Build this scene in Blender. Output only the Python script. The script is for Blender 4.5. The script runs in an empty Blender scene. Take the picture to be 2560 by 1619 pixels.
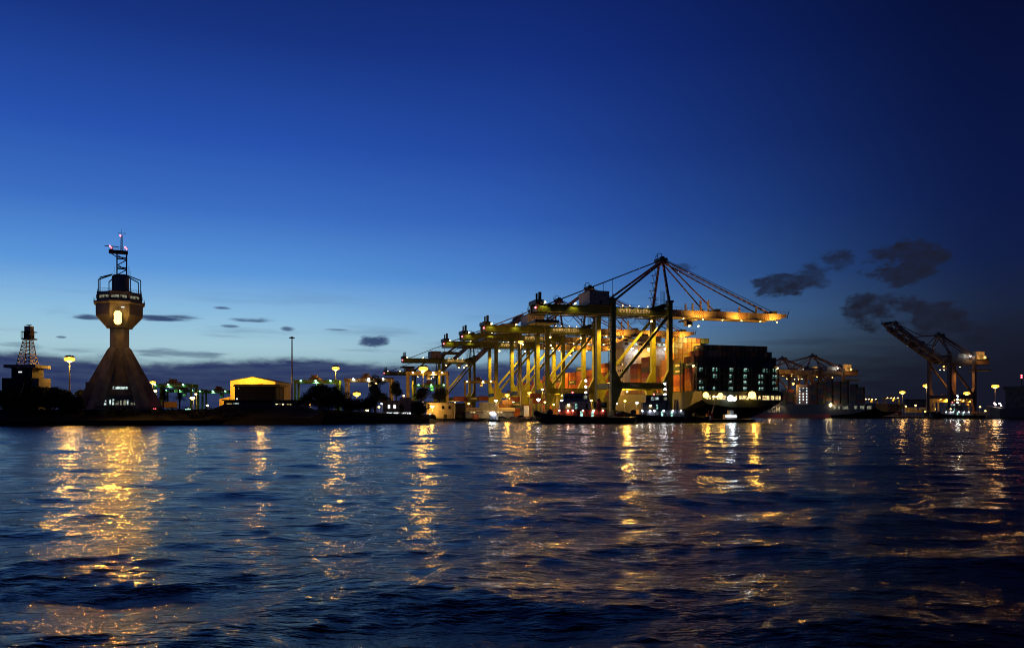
import bpy, math, random
import numpy as np
from mathutils import Vector, Matrix

random.seed(7)
sc = bpy.context.scene
C = sc.collection
EYE, FPX, HY = 4.0, 2000.0, 1033.0      # eye height over the water, focal length and horizon row in photo pixels


def lin(r, g, b):
    f = lambda c: (c / 255 / 12.92) if c / 255 <= 0.04045 else ((c / 255 + 0.055) / 1.055) ** 2.4
    return (f(r), f(g), f(b))


def at(px, py, Y):
    return Vector(((px - 1280) / FPX * Y, Y, EYE + (HY - py) / FPX * Y))


# ------------------------------------------------------------------ camera
cam_d = bpy.data.cameras.new('camera')
cam = bpy.data.objects.new('camera', cam_d)
C.objects.link(cam)
cam.location = (0, 0, EYE)
cam.rotation_euler = (math.radians(90), 0, 0)
cam_d.sensor_width = 36
cam_d.lens = 36 * FPX / 2560
cam_d.shift_y = (HY - 809.5) / 2560
cam_d.clip_start = 0.5
cam_d.clip_end = 9000
sc.camera = cam

sc.view_settings.view_transform = 'Standard'
sc.view_settings.look = 'None'
sc.view_settings.gamma = 1
sc.view_settings.exposure = 0
sc.render.engine = 'CYCLES'
cy = sc.cycles
cy.use_denoising = True
cy.max_bounces = 5
cy.diffuse_bounces = 2
cy.glossy_bounces = 3
cy.transmission_bounces = 2
cy.volume_bounces = 0
cy.caustics_reflective = False
cy.caustics_refractive = False
cy.sample_clamp_indirect = 3.0
cy.filter_width = 1.05

# ------------------------------------------------------------------ world: dusk sky
world = bpy.data.worlds.new('World')
sc.world = world
world.use_nodes = True
world.cycles.sampling_method = 'MANUAL'
world.cycles.sample_map_resolution = 256
nt = world.node_tree
nt.nodes.clear()


class NG:
    """small helper that writes node maths"""
    def __init__(s, nt): s.nt = nt

    def node(s, t, **k):
        n = s.nt.nodes.new(t)
        for a, b in k.items(): setattr(n, a, b)
        return n

    def put(s, sock, v):
        if isinstance(v, bpy.types.NodeSocket): s.nt.links.new(v, sock)
        else: sock.default_value = v

    def m(s, op, a, b=None, c=None, clamp=False):
        n = s.node('ShaderNodeMath', operation=op, use_clamp=clamp)
        s.put(n.inputs[0], a)
        if b is not None: s.put(n.inputs[1], b)
        if c is not None: s.put(n.inputs[2], c)
        return n.outputs[0]

    def ss(s, x, lo, hi):
        n = s.node('ShaderNodeMapRange', interpolation_type='SMOOTHSTEP')
        s.put(n.inputs[0], x); n.inputs[1].default_value = lo; n.inputs[2].default_value = hi
        return n.outputs[0]

    def mix(s, f, a, b):
        n = s.node('ShaderNodeMix', data_type='RGBA')
        s.put(n.inputs[0], f)
        for i, v in ((6, a), (7, b)):
            if isinstance(v, tuple): v = (*v[:3], 1)
            s.put(n.inputs[i], v)
        return n.outputs[2]

    def ramp(s, f, stops):
        n = s.node('ShaderNodeValToRGB')
        s.put(n.inputs[0], f)
        e = n.color_ramp.elements
        while len(e) < len(stops): e.new(0.5)
        for el, (p, c) in zip(e, stops):
            el.position = p; el.color = (*c, 1)
        return n.outputs[0]

    def noise(s, vec, scale, detail=3, rough=0.5):
        n = s.node('ShaderNodeTexNoise')
        s.put(n.inputs['Vector'], vec)
        n.inputs['Scale'].default_value = scale; n.inputs['Detail'].default_value = detail
        n.inputs['Roughness'].default_value = rough
        return n.outputs['Fac']

    def comb(s, x, y, z=0.0):
        n = s.node('ShaderNodeCombineXYZ')
        for i, v in enumerate((x, y, z)): s.put(n.inputs[i], v)
        return n.outputs[0]


g = NG(nt)
tc = g.node('ShaderNodeTexCoord')
sx = g.node('ShaderNodeSeparateXYZ')
nt.links.new(tc.outputs['Generated'], sx.inputs[0])
az = g.m('MULTIPLY', g.m('ARCTAN2', sx.outputs[0], sx.outputs[1]), 57.2958)
el = g.m('MULTIPLY', g.m('ARCSINE', sx.outputs[2]), 57.2958)
fe = g.m('DIVIDE', el, 60.0, clamp=True)
E = lambda d: d / 60.0
rL = g.ramp(fe, [(E(0), lin(78, 100, 130)), (E(2.5), lin(150, 180, 186)), (E(4.6), lin(162, 200, 214)), (E(6.5), lin(140, 189, 222)),
                 (E(9.5), lin(86, 148, 217)), (E(13.5), lin(53, 107, 193)), (E(18), lin(31, 78, 172)), (E(24), lin(17, 50, 130)),
                 (E(29), lin(11, 36, 102)), (E(40), lin(4, 14, 44)), (1, lin(1, 5, 18))])
rC = g.ramp(fe, [(E(0), lin(52, 66, 96)), (E(2.5), lin(108, 134, 152)), (E(4.6), lin(112, 152, 186)), (E(6.5), lin(92, 144, 202)),
                 (E(9.5), lin(60, 114, 190)), (E(13.5), lin(38, 85, 172)), (E(18), lin(25, 63, 148)), (E(24), lin(13, 44, 126)),
                 (E(29), lin(9, 33, 104)), (E(40), lin(3, 11, 40)), (1, lin(1, 4, 15))])
rR = g.ramp(fe, [(E(0), lin(14, 15, 28)), (E(2.5), lin(20, 23, 39)), (E(4.6), lin(25, 31, 50)), (E(6.5), lin(24, 34, 60)),
                 (E(9.5), lin(15, 28, 68)), (E(13.5), lin(10, 23, 68)), (E(18), lin(7, 19, 63)), (E(24), lin(5, 14, 52)),
                 (E(29), lin(4, 11, 43)), (E(50), lin(1, 3, 12)), (1, lin(1, 2, 8))])
sky = g.mix(g.ss(az, -20, 14), rL, rC)
sky = g.mix(g.m('MAXIMUM', g.ss(az, -3, 33), g.ss(az, -55, -120)), sky, rR)     # the glow is ahead and to the left, night behind
# thin high streaks
vst = g.comb(g.m('MULTIPLY', az, 0.09), g.m('MULTIPLY', el, 0.95), 3.0)
st = g.ss(g.noise(vst, 1.0, 5, 0.55), 0.52, 0.74)
st = g.m('MULTIPLY', st, g.m('MULTIPLY', g.ss(el, 11.0, 4.5), g.ss(el, 0.5, 3.0)))
dark_cloud = g.mix(g.ss(az, -5, 28), lin(46, 66, 112), lin(24, 27, 46))
sky = g.mix(g.m('MULTIPLY', st, g.m('ADD', 0.25, g.m('MULTIPLY', g.ss(el, 6.5, 3.5), 0.4))), sky, dark_cloud)
# single clouds (photo position in degrees of azimuth and elevation)
warp = g.noise(g.comb(g.m('MULTIPLY', az, 0.42), g.m('MULTIPLY', el, 0.75), 2.0), 1.0, 8, 0.62)
fine = g.noise(g.comb(g.m('MULTIPLY', az, 0.35), g.m('MULTIPLY', el, 2.6), 9.0), 1.0, 4, 0.6)


def cloud(px, py, w, h, dens, k, nz, soft=0.8):
    a0 = math.degrees(math.atan((px - 1280) / FPX))
    cs = math.cos(math.radians(a0))
    e0 = math.degrees(math.atan((HY - py) / FPX * cs))
    ra = math.degrees(w / FPX) * cs * cs
    re = math.degrees(h / FPX) * cs
    dx = g.m('DIVIDE', g.m('SUBTRACT', az, a0), ra)
    dy = g.m('DIVIDE', g.m('SUBTRACT', el, e0), re)
    r2 = g.m('ADD', g.m('MULTIPLY', dx, dx), g.m('MULTIPLY', dy, dy))
    v = g.m('SUBTRACT', g.m('MULTIPLY', g.m('SUBTRACT', nz, 0.5), k), g.m('SUBTRACT', r2, 0.75))
    return g.m('MULTIPLY', g.ss(v, 0.0, soft), dens)


acc = None
for args in [(225, 793, 60, 9, .9, 2.2, fine), (420, 795, 120, 12, .95, 2.0, fine), (640, 799, 85, 8, .85, 2.2, fine),
             (553, 770, 32, 5, .8, 2, fine), (572, 815, 30, 5, .7, 2, fine), (722, 822, 26, 8, .8, 2, warp),
             (932, 850, 46, 20, .95, 3.2, warp), (838, 824, 50, 5, .6, 2, fine), (152, 842, 18, 4, .7, 2, fine),
             (460, 884, 150, 16, .55, 2.4, fine), (60, 865, 90, 12, .5, 2.2, fine)]:
    c = cloud(*args)
    acc = c if acc is None else g.m('MAXIMUM', acc, c)
sky = g.mix(acc, sky, lin(44, 62, 104))
acc = None
for args in [(1960, 712, 95, 42, .95, 4.2, warp, .5), (2030, 690, 60, 50, .8, 4.0, warp, .9), (2090, 650, 55, 40, .8, 4.5, warp, .9), (2262, 650, 125, 76, .95, 3.8, warp, .55),
             (2200, 780, 130, 60, 1, 3.2, warp, .55), (2335, 786, 100, 52, .95, 3.4, warp, .6), (2400, 828, 130, 44, .95, 3.2, warp, .9),
             (1705, 672, 46, 16, .6, 3.8, warp), (1620, 800, 120, 22, .45, 3.5, warp)]:
    c = cloud(*args)
    acc = c if acc is None else g.m('MAXIMUM', acc, c)
puff = g.noise(g.comb(g.m('MULTIPLY', az, 1.1), g.m('MULTIPLY', el, 1.6), 5.0), 1.0, 6, 0.6)
sky = g.mix(g.m('MULTIPLY', acc, g.m('ADD', 0.35, g.m('MULTIPLY', puff, 1.0)), clamp=True), sky, lin(27, 29, 43))
# low cloud bank along the horizon
edge = g.m('ADD', 2.35, g.m('MULTIPLY', g.noise(g.comb(g.m('MULTIPLY', az, 0.16), g.m('MULTIPLY', el, 0.5), 0.0), 1.0, 6, 0.6), 2.5))
bank = g.ss(g.m('SUBTRACT', edge, el), -0.25, 0.5)
bank = g.m('MULTIPLY', g.m('MULTIPLY', bank, g.ss(az, 19, 8)), g.m('ADD', 0.84, g.m('MULTIPLY', fine, 0.25)))
bcol = g.mix(g.ss(az, -6, 24), g.ramp(fe, [(0, lin(33, 44, 82)), (E(3.2), lin(42, 54, 96))]), lin(20, 22, 38))
sky = g.mix(bank, sky, bcol)
murk = g.m('MULTIPLY', g.m('MULTIPLY', g.ss(el, 7.5, 1.5), g.ss(az, 9, 22)), g.m('ADD', 0.5, g.m('MULTIPLY', fine, 0.7)), clamp=True)
sky = g.mix(murk, sky, lin(21, 23, 38))
bg = g.node('ShaderNodeBackground')
hsv = g.node('ShaderNodeHueSaturation')
hsv.inputs['Saturation'].default_value = 0.985
nt.links.new(sky, hsv.inputs['Color'])
nt.links.new(hsv.outputs[0], bg.inputs[0])
bg.inputs[1].default_value = 1.0
wo = g.node('ShaderNodeOutputWorld')
nt.links.new(bg.outputs[0], wo.inputs[0])

# ------------------------------------------------------------------ materials
MATS = {}


def mat(name, col, rough=0.6, metal=0.0, var=0.25, scale=0.6, bump=0.0):
    if name in MATS: return MATS[name]
    m = bpy.data.materials.new(name)
    m.use_nodes = True
    n = NG(m.node_tree)
    p = m.node_tree.nodes['Principled BSDF']
    t = n.node('ShaderNodeTexCoord')
    f = n.noise(t.outputs['Object'], scale, 5, 0.65)
    lo = tuple(c * (1 - var) for c in col); hi = tuple(min(1, c * (1 + var)) for c in col)
    n.put(p.inputs['Base Color'], n.mix(n.ss(f, 0.3, 0.7), lo, hi))
    n.put(p.inputs['Roughness'], n.m('ADD', rough - 0.1, n.m('MULTIPLY', f, 0.2)))
    p.inputs['Metallic'].default_value = metal
    if bump:
        b = n.node('ShaderNodeBump')
        b.inputs['Strength'].default_value = bump
        n.put(b.inputs['Height'], n.noise(t.outputs['Object'], scale * 6, 4))
        n.put(p.inputs['Normal'], b.outputs[0])
    MATS[name] = m
    return m


def emit(name, col, s):
    if name in MATS: return MATS[name]
    m = bpy.data.materials.new(name)
    m.use_nodes = True
    p = m.node_tree.nodes['Principled BSDF']
    p.inputs['Base Color'].default_value = (0.02, 0.02, 0.02, 1)
    p.inputs['Emission Color'].default_value = (*col, 1)
    p.inputs['Emission Strength'].default_value = s
    m.cycles.emission_sampling = 'NONE'
    MATS[name] = m
    return m


def glow_window(name, col, s):
    """lit glass with uneven light behind it"""
    if name in MATS: return MATS[name]
    m = emit(name, col, s)
    n = NG(m.node_tree)
    p = m.node_tree.nodes['Principled BSDF']
    t = n.node('ShaderNodeTexCoord')
    f = n.noise(t.outputs['Object'], 0.9, 3)
    n.put(p.inputs['Emission Strength'], n.m('MULTIPLY', n.ss(f, 0.3, 0.65), s))
    return m


SOD = (1.0, 0.475, 0.06)
WARM = (1.0, 0.74, 0.36)
WHITE = (0.86, 0.95, 1.0)
GREENW = (0.45, 1.0, 0.72)
RED = (1.0, 0.08, 0.10)
E_SOD = emit('sodium_lens', (1.0, 0.56, 0.11), 22)
E_BIG = emit('large_sodium_glass', (1.0, 0.56, 0.11), 6)
E_BIGW = emit('large_white_glass', (0.92, 0.97, 1.0), 4)
E_MAST = emit('mast_bulb_glass', (1.0, 0.58, 0.13), 9)
E_WARM = emit('warm_lens', (1.0, 0.68, 0.24), 20)
E_WHITE = emit('white_lens', (0.9, 0.97, 1.0), 40)
E_GREEN = emit('mercury_lens', (0.40, 1.0, 0.66), 7)
E_SKIRT = emit('sodium_skirt_glass', (1.0, 0.42, 0.055), 2.2)
E_SKIRTW = emit('white_skirt_glass', (0.75, 0.9, 1.0), 1.6)
E_FRINGE = emit('mast_glow_fringe_glass', (1.0, 0.46, 0.06), 2.1)  # dimmer orange glow, stands in for the fringe of light round each lamp
E_RED = emit('red_lens', RED, 12)
E_PINK = emit('pinkish_lens', (1.0, 0.72, 0.62), 30)

CR_GREEN = mat('crane_green_paint', (0.15, 0.172, 0.016), 0.45, 0, 0.22, 0.35)
CR_DARK = mat('dark_machinery_paint', (0.045, 0.05, 0.04), 0.55)
CREAM = mat('machinery_house_cream', (0.50, 0.42, 0.33), 0.6)
RUST = mat('right_crane_rust_paint', (0.16, 0.09, 0.06), 0.55)
RTG_GREEN = mat('yard_crane_green_paint', (0.09, 0.24, 0.05), 0.5)
RTG_BROWN = mat('yard_crane_ochre_paint', (0.26, 0.19, 0.08), 0.5)
STEEL = mat('galvanised_steel', (0.28, 0.27, 0.26), 0.45, 0.6)
DKSTEEL = mat('dark_steel', (0.05, 0.045, 0.045), 0.5, 0.3)
CONC = mat('weathered_concrete', (0.36, 0.325, 0.29), 0.85, 0, 0.3, 0.25, 0.2)
CONC_D = mat('dark_concrete', (0.12, 0.11, 0.10), 0.9, 0, 0.35, 0.3, 0.2)
PLASTER = mat('pale_plaster', (0.42, 0.37, 0.33), 0.85, 0, 0.25, 0.4)
DKWALL = mat('dark_cladding', (0.05, 0.045, 0.042), 0.8)
YELLOW = mat('ochre_cladding', (0.62, 0.46, 0.16), 0.7, 0, 0.12, 0.3)
HULL_BLK = mat('black_hull_paint', (0.012, 0.012, 0.013), 0.4)
HULL_GRN = mat('ship_green_hull_paint', (0.05, 0.06, 0.028), 0.45)
HULL_NAVY = mat('navy_hull_paint', (0.03, 0.035, 0.06), 0.5)
HULL_RED = mat('red_bottom_paint', (0.24, 0.035, 0.02), 0.5)
TUG_WHITE = mat('tug_white_paint', (0.42, 0.38, 0.36), 0.5)
TUG_RED = mat('tug_red_paint', (0.35, 0.05, 0.02), 0.5)
TUG_GREY = mat('tug_grey_paint', (0.10, 0.10, 0.13), 0.5)
RUBBER = mat('fender_rubber', (0.008, 0.008, 0.008), 0.9)
LETTER = mat('lettering_paint', (0.62, 0.52, 0.42), 0.6)
ASPHALT = mat('asphalt', (0.07, 0.065, 0.06), 0.9, 0, 0.3, 0.2)
EARTH = mat('dark_earth_and_scrub', (0.022, 0.020, 0.014), 0.95, 0, 0.4, 0.4, 0.5)
LEAF = mat('leaf_green', (0.030, 0.042, 0.014), 0.8, 0, 0.5, 0.8)
BARK = mat('bark_brown', (0.05, 0.035, 0.025), 0.9)
GLASS_D = mat('dark_glass', (0.012, 0.014, 0.018), 0.12)
W_COOL = glow_window('cool_window_light', (0.72, 0.92, 0.86), 1.15)
W_TEAL = glow_window('teal_window_light', (0.45, 0.95, 0.80), 1.5)
W_BAY = glow_window('teal_bay_light', (0.20, 0.55, 0.42), 0.55)
W_WARM = glow_window('warm_window_light', (1.0, 0.72, 0.30), 1.5)
W_DIM = glow_window('dim_window_light', (0.85, 0.85, 0.60), 0.32)
W_BRIGHT = emit('bright_bay_light', (0.85, 0.95, 1.0), 2.2)

# red and cream hazard bands of the crane booms
BOOM = bpy.data.materials.new('boom_cream_with_red_bands')
BOOM.use_nodes = True
_n = NG(BOOM.node_tree)
_p = BOOM.node_tree.nodes['Principled BSDF']
_t = _n.node('ShaderNodeTexCoord')
_s = _n.node('ShaderNodeSeparateXYZ')
BOOM.node_tree.links.new(_t.outputs['Object'], _s.inputs[0])
_d = _n.m('ADD', _s.outputs[0], _n.m('MULTIPLY', _s.outputs[2], 0.75))
_stripe = _n.m('GREATER_THAN', _n.m('FRACT', _n.m('DIVIDE', _d, 1.15)), 0.52)
_grp = _n.m('LESS_THAN', _n.m('FRACT', _n.m('DIVIDE', _n.m('ADD', _s.outputs[0], -1.5), 12.8)), 0.44)
_f = _n.noise(_t.outputs['Object'], 0.5, 5)
_cream = _n.mix(_f, (0.50, 0.40, 0.27), (0.66, 0.55, 0.38))
_n.put(_p.inputs['Base Color'], _n.mix(_n.m('MULTIPLY', _stripe, _grp), _cream, (0.16, 0.025, 0.015)))
_p.inputs['Roughness'].default_value = 0.5
# banded stays: red and pale rings along the local z of each strut
STAY = bpy.data.materials.new('stay_red_and_cream_bands')
STAY.use_nodes = True
_n = NG(STAY.node_tree)
_p = STAY.node_tree.nodes['Principled BSDF']
_t = _n.node('ShaderNodeTexCoord')
_s = _n.node('ShaderNodeSeparateXYZ')
STAY.node_tree.links.new(_t.outputs['Object'], _s.inputs[0])
_d = _n.m('ADD', _s.outputs[0], _n.m('MULTIPLY', _s.outputs[2], 0.8))
_stripe = _n.m('GREATER_THAN', _n.m('FRACT', _n.m('DIVIDE', _d, 2.2)), 0.5)
_n.put(_p.inputs['Base Color'], _n.mix(_stripe, (0.40, 0.27, 0.20), (0.13, 0.03, 0.025)))
_p.inputs['Roughness'].default_value = 0.55

# ------------------------------------------------------------------ mesh helper


LP = 0.22                                     # common scale of all lamp powers


class MB:
    def __init__(s): s.v = []; s.f = []; s.mi = []; s.mats = []

    def _mi(s, m):
        if m not in s.mats: s.mats.append(m)
        return s.mats.index(m)

    def add(s, vs, fs, m):
        b = len(s.v); k = s._mi(m)
        s.v += [tuple(v) for v in vs]
        for f in fs:
            s.f.append(tuple(b + i for i in f)); s.mi.append(k)
        return s

    def box(s, lo, hi, m):
        x0, y0, z0 = lo; x1, y1, z1 = hi
        vs = [(x0, y0, z0), (x1, y0, z0), (x1, y1, z0), (x0, y1, z0), (x0, y0, z1), (x1, y0, z1), (x1, y1, z1), (x0, y1, z1)]
        return s.add(vs, [(0, 3, 2, 1), (4, 5, 6, 7), (0, 1, 5, 4), (1, 2, 6, 5), (2, 3, 7, 6), (3, 0, 4, 7)], m)

    def bar(s, p, q, w, m, h=None, w2=None, h2=None):
        p = Vector(p); q = Vector(q); h = h or w; w2 = w2 or w; h2 = h2 or h
        z = (q - p).normalized()
        up = Vector((0, 1, 0)) if abs(z.y) < 0.9 else Vector((0, 0, 1))
        a = up.cross(z).normalized(); b = z.cross(a)
        vs = []
        for c, ww, hh in ((p, w, h), (q, w2, h2)):
            for i, j in ((-1, -1), (1, -1), (1, 1), (-1, 1)):
                vs.append(c + a * (i * ww / 2) + b * (j * hh / 2))
        return s.add(vs, [(0, 3, 2, 1), (4, 5, 6, 7), (0, 1, 5, 4), (1, 2, 6, 5), (2, 3, 7, 6), (3, 0, 4, 7)], m)

    def tube(s, p, q, r, m, r2=None, n=8):
        p = Vector(p); q = Vector(q); r2 = r if r2 is None else r2
        z = (q - p).normalized()
        up = Vector((0, 1, 0)) if abs(z.y) < 0.9 else Vector((0, 0, 1))
        a = up.cross(z).normalized(); b = z.cross(a)
        vs = []
        for c, rr in ((p, r), (q, r2)):
            for i in range(n):
                t = 2 * math.pi * (i + 0.5) / n
                vs.append(c + a * (rr * math.cos(t)) + b * (rr * math.sin(t)))
        fs = [(i, (i + 1) % n, n + (i + 1) % n, n + i) for i in range(n)]
        fs += [tuple(range(n - 1, -1, -1)), tuple(range(n, 2 * n))]
        return s.add(vs, fs, m)

    def rings(s, prof, m, n=8, c=(0, 0), rot=0.5):
        """stack of regular n-gons: prof = [(r, z)...]"""
        vs = []
        for r, z in prof:
            for i in range(n):
                t = 2 * math.pi * (i + rot) / n
                vs.append((c[0] + r * math.cos(t), c[1] + r * math.sin(t), z))
        k = len(prof)
        fs = [(j * n + i, j * n + (i + 1) % n, (j + 1) * n + (i + 1) % n, (j + 1) * n + i) for j in range(k - 1) for i in range(n)]
        fs += [tuple(range(n - 1, -1, -1)), tuple(range((k - 1) * n, k * n))]
        return s.add(vs, fs, m)

    def loft(s, secs, m, close=True):
        n = len(secs[0]); vs = [p for sec in secs for p in sec]
        fs = []
        for j in range(len(secs) - 1):
            for i in range(n if close else n - 1):
                fs.append((j * n + i, j * n + (i + 1) % n, (j + 1) * n + (i + 1) % n, (j + 1) * n + i))
        fs += [tuple(range(n - 1, -1, -1)), tuple(range((len(secs) - 1) * n, len(secs) * n))]
        return s.add(vs, fs, m)

    def prism(s, poly, ext, m):
        """polygon of 3-D points pushed along ext"""
        e = Vector(ext); n = len(poly)
        vs = [Vector(p) for p in poly] + [Vector(p) + e for p in poly]
        fs = [tuple(range(n - 1, -1, -1)), tuple(range(n, 2 * n))] + [(i, (i + 1) % n, n + (i + 1) % n, n + i) for i in range(n)]
        return s.add(vs, fs, m)

    def ball(s, c, r, m, n=12, k=7, sq=1.0):
        return s.rings([(max(.02, r * math.sin(math.pi * i / k)), c[2] - r * sq * math.cos(math.pi * i / k)) for i in range(k + 1)], m, n, (c[0], c[1]))

    def torus(s, c, R, r, m, axis='y', n=12, k=6):
        vs = []
        for i in range(n):
            t = 2 * math.pi * i / n
            for j in range(k):
                u = 2 * math.pi * j / k
                a = (R + r * math.cos(u)) * math.cos(t); b = (R + r * math.cos(u)) * math.sin(t); w = r * math.sin(u)
                d = {'y': (a, w, b), 'x': (w, a, b), 'z': (a, b, w)}[axis]
                vs.append((c[0] + d[0], c[1] + d[1], c[2] + d[2]))
        fs = [(i * k + j, ((i + 1) % n) * k + j, ((i + 1) % n) * k + (j + 1) % k, i * k + (j + 1) % k) for i in range(n) for j in range(k)]
        return s.add(vs, fs, m)

    def mesh(s, name):
        me = bpy.data.meshes.new(name)
        me.from_pydata(s.v, [], s.f)
        for m in s.mats: me.materials.append(m)
        me.polygons.foreach_set('material_index', s.mi)
        me.update()
        import bmesh
        bm = bmesh.new(); bm.from_mesh(me)
        bmesh.ops.recalc_face_normals(bm, faces=bm.faces)
        bm.to_mesh(me); bm.free()
        return me

    def build(s, name, parent=None, loc=None):
        o = bpy.data.objects.new(name, s.mesh(name))
        C.objects.link(o)
        if parent: o.parent = parent
        if loc is not None: o.location = loc
        return o


def tag(o, label, cat, group=None, kind=None):
    o['label'] = label; o['category'] = cat
    if group: o['group'] = group
    if kind: o['kind'] = kind
    return o


def struct(o, kind='structure'):
    o['kind'] = kind
    return o


def empty(name, loc, rz=0.0, label=None, cat=None, group=None):
    o = bpy.data.objects.new(name, None)
    C.objects.link(o)
    o.location = loc; o.rotation_euler = (0, 0, rz)
    o.empty_display_size = 1
    if label: tag(o, label, cat, group)
    return o


def copy_tree(o, parent=None):
    c = o.copy()
    C.objects.link(c)
    if parent: c.parent = parent
    for ch in list(o.children): copy_tree(ch, c)
    return c


def lamp(parent, loc, power, col, r=0.5, spot=None, rot=None, name='lamp_light', blend=0.6):
    d = bpy.data.lights.new(name, 'SPOT' if spot else 'POINT')
    d.energy = power * LP; d.color = col; d.shadow_soft_size = r
    if spot: d.spot_size = spot; d.spot_blend = blend
    o = bpy.data.objects.new(name, d)
    C.objects.link(o)
    if parent: o.parent = parent
    o.location = loc
    if rot: o.rotation_euler = rot
    return o


def text_mesh(name, body, size, m, parent, mtx, ext=0.03):
    cu = bpy.data.curves.new(name, 'FONT')
    cu.body = body; cu.size = size; cu.extrude = ext
    cu.align_x = 'CENTER'; cu.align_y = 'CENTER'; cu.space_character = 1.1; cu.offset = 0.012 * size
    t = bpy.data.objects.new(name, cu)
    C.objects.link(t)
    dg = bpy.context.evaluated_depsgraph_get()
    me = bpy.data.meshes.new_from_object(t.evaluated_get(dg))
    bpy.data.objects.remove(t)
    me.materials.clear(); me.materials.append(m)
    o = bpy.data.objects.new(name, me)
    C.objects.link(o)
    o.parent = parent
    o.matrix_local = mtx
    return o


FACE_FRONT = Matrix.Rotation(math.radians(90), 4, 'X')     # lettering that faces -y

# ------------------------------------------------------------------ water


def make_water():
    rows, cols = 1250, 1000
    r = 5.0 * (2700 / 5.0) ** (np.linspace(0, 1, rows) ** 1.0)
    th = np.radians(np.linspace(-58, 58, cols))
    R, T = np.meshgrid(r, th, indexing='ij')
    X = R * np.sin(T); Y = R * np.cos(T)
    step = np.gradient(r)[:, None]
    rng = np.random.default_rng(11)
    Z = np.zeros_like(X); DX = np.zeros_like(X); DY = np.zeros_like(X)
    N = 120
    lam = np.exp(rng.uniform(math.log(0.42), math.log(13.0), N))
    lam = np.concatenate([lam, np.exp(rng.uniform(math.log(0.2), math.log(0.6), 70))])
    for L in lam:
        k = 2 * math.pi / L
        spread = 0.42 if L > 4 else 0.75
        a = rng.normal(0.18, spread)                       # heading away from the line of sight
        dx, dy = math.sin(a), -math.cos(a)
        s = 0.017 if L < 0.6 else 0.019 if L < 1.6 else 0.019 if L < 3.5 else 0.017
        amp = s / k
        fade = np.clip((L / step - 3.0) / 4.0, 0, 1)
        # groups of higher and lower waves
        gx, gy = rng.normal(0, 0.03, 2)
        env = 0.65 + 0.5 * np.sin(gx * X + gy * Y + rng.uniform(0, 6.28))
        ph = k * (dx * X + dy * Y) + rng.uniform(0, 6.28)
        A = amp * fade * env
        Z += A * np.sin(ph)
        DX += A * dx * np.cos(ph) * 0.8; DY += A * dy * np.cos(ph) * 0.8
    co = np.stack([X + DX, Y + DY, Z], -1).reshape(-1, 3).astype(np.float32)
    i = np.arange(rows - 1)[:, None] * cols + np.arange(cols - 1)[None, :]
    q = np.stack([i, i + 1, i + cols + 1, i + cols], -1).reshape(-1, 4)[:, ::-1].astype(np.int32)
    me = bpy.data.meshes.new('water')
    me.vertices.add(len(co)); me.vertices.foreach_set('co', co.ravel())
    me.loops.add(q.size); me.loops.foreach_set('vertex_index', q.ravel())
    me.polygons.add(len(q))
    me.polygons.foreach_set('loop_start', np.arange(0, q.size, 4, dtype=np.int32))
    me.update(calc_edges=True)
    me.polygons.foreach_set('use_smooth', np.ones(len(q), dtype=bool))
    if me.polygons[0].normal.z < 0: me.flip_normals()
    m = bpy.data.materials.new('harbour_water')
    m.use_nodes = True
    n = NG(m.node_tree)
    p = m.node_tree.nodes['Principled BSDF']
    p.inputs['Base Color'].default_value = (0.001, 0.006, 0.022, 1)
    p.inputs['Specular IOR Level'].default_value = 0.20
    p.inputs['IOR'].default_value = 1.333
    p.inputs['Roughness'].default_value = 0.12
    t = n.node('ShaderNodeTexCoord')
    mp = n.node('ShaderNodeMapping')
    mp.inputs['Scale'].default_value = (0.5, 1.25, 1.0)
    mp.inputs['Rotation'].default_value = (0, 0, 0.15)
    m.node_tree.links.new(t.outputs['Object'], mp.inputs[0])
    f1 = n.noise(mp.outputs[0], 2.6, 4, 0.6)
    f2 = n.noise(mp.outputs[0], 0.8, 3, 0.55)
    f3 = n.noise(mp.outputs[0], 8.5, 3, 0.6)
    hgt = n.m('ADD', n.m('ADD', n.m('MULTIPLY', f1, 0.085), n.m('MULTIPLY', f2, 0.19)), n.m('MULTIPLY', f3, 0.024))
    b = n.node('ShaderNodeBump')
    b.inputs['Strength'].default_value = 1.0
    b.inputs['Distance'].default_value = 1.0
    n.put(b.inputs['Height'], hgt)
    n.put(p.inputs['Normal'], b.outputs[0])
    me.materials.append(m)
    o = bpy.data.objects.new('water', me)
    C.objects.link(o)
    struct(o)


make_water()

# ------------------------------------------------------------------ land
GZ = 1.6                                     # level of the quays
A17 = math.radians(17)
D1 = Vector((-math.sin(A17), math.cos(A17), 0)); B1 = Vector((math.cos(A17), math.sin(A17), 0))
W1 = Vector((77.8, 395.0, GZ))
DR = Vector((-0.431, 0.902, 0)); BR = Vector((-0.902, -0.431, 0))
WR2 = Vector((350, 640, GZ))


def P1(t, s=0.0, z=0.0): return W1 + D1 * t + B1 * s + Vector((0, 0, z))
def PR(t, s=0.0, z=0.0): return WR2 + DR * t + BR * s + Vector((0, 0, z))


def land(name, pts, top, m, mside, depth=4.0):
    b = MB(); n = len(pts)
    vs = [(x, y, top) for x, y in pts] + [(x, y, top - depth) for x, y in pts]
    b.add(vs, [tuple(range(n))], m)
    b.add(vs, [(i, n + i, n + (i + 1) % n, (i + 1) % n) for i in range(n)], mside)
    return struct(b.build(name))


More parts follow.
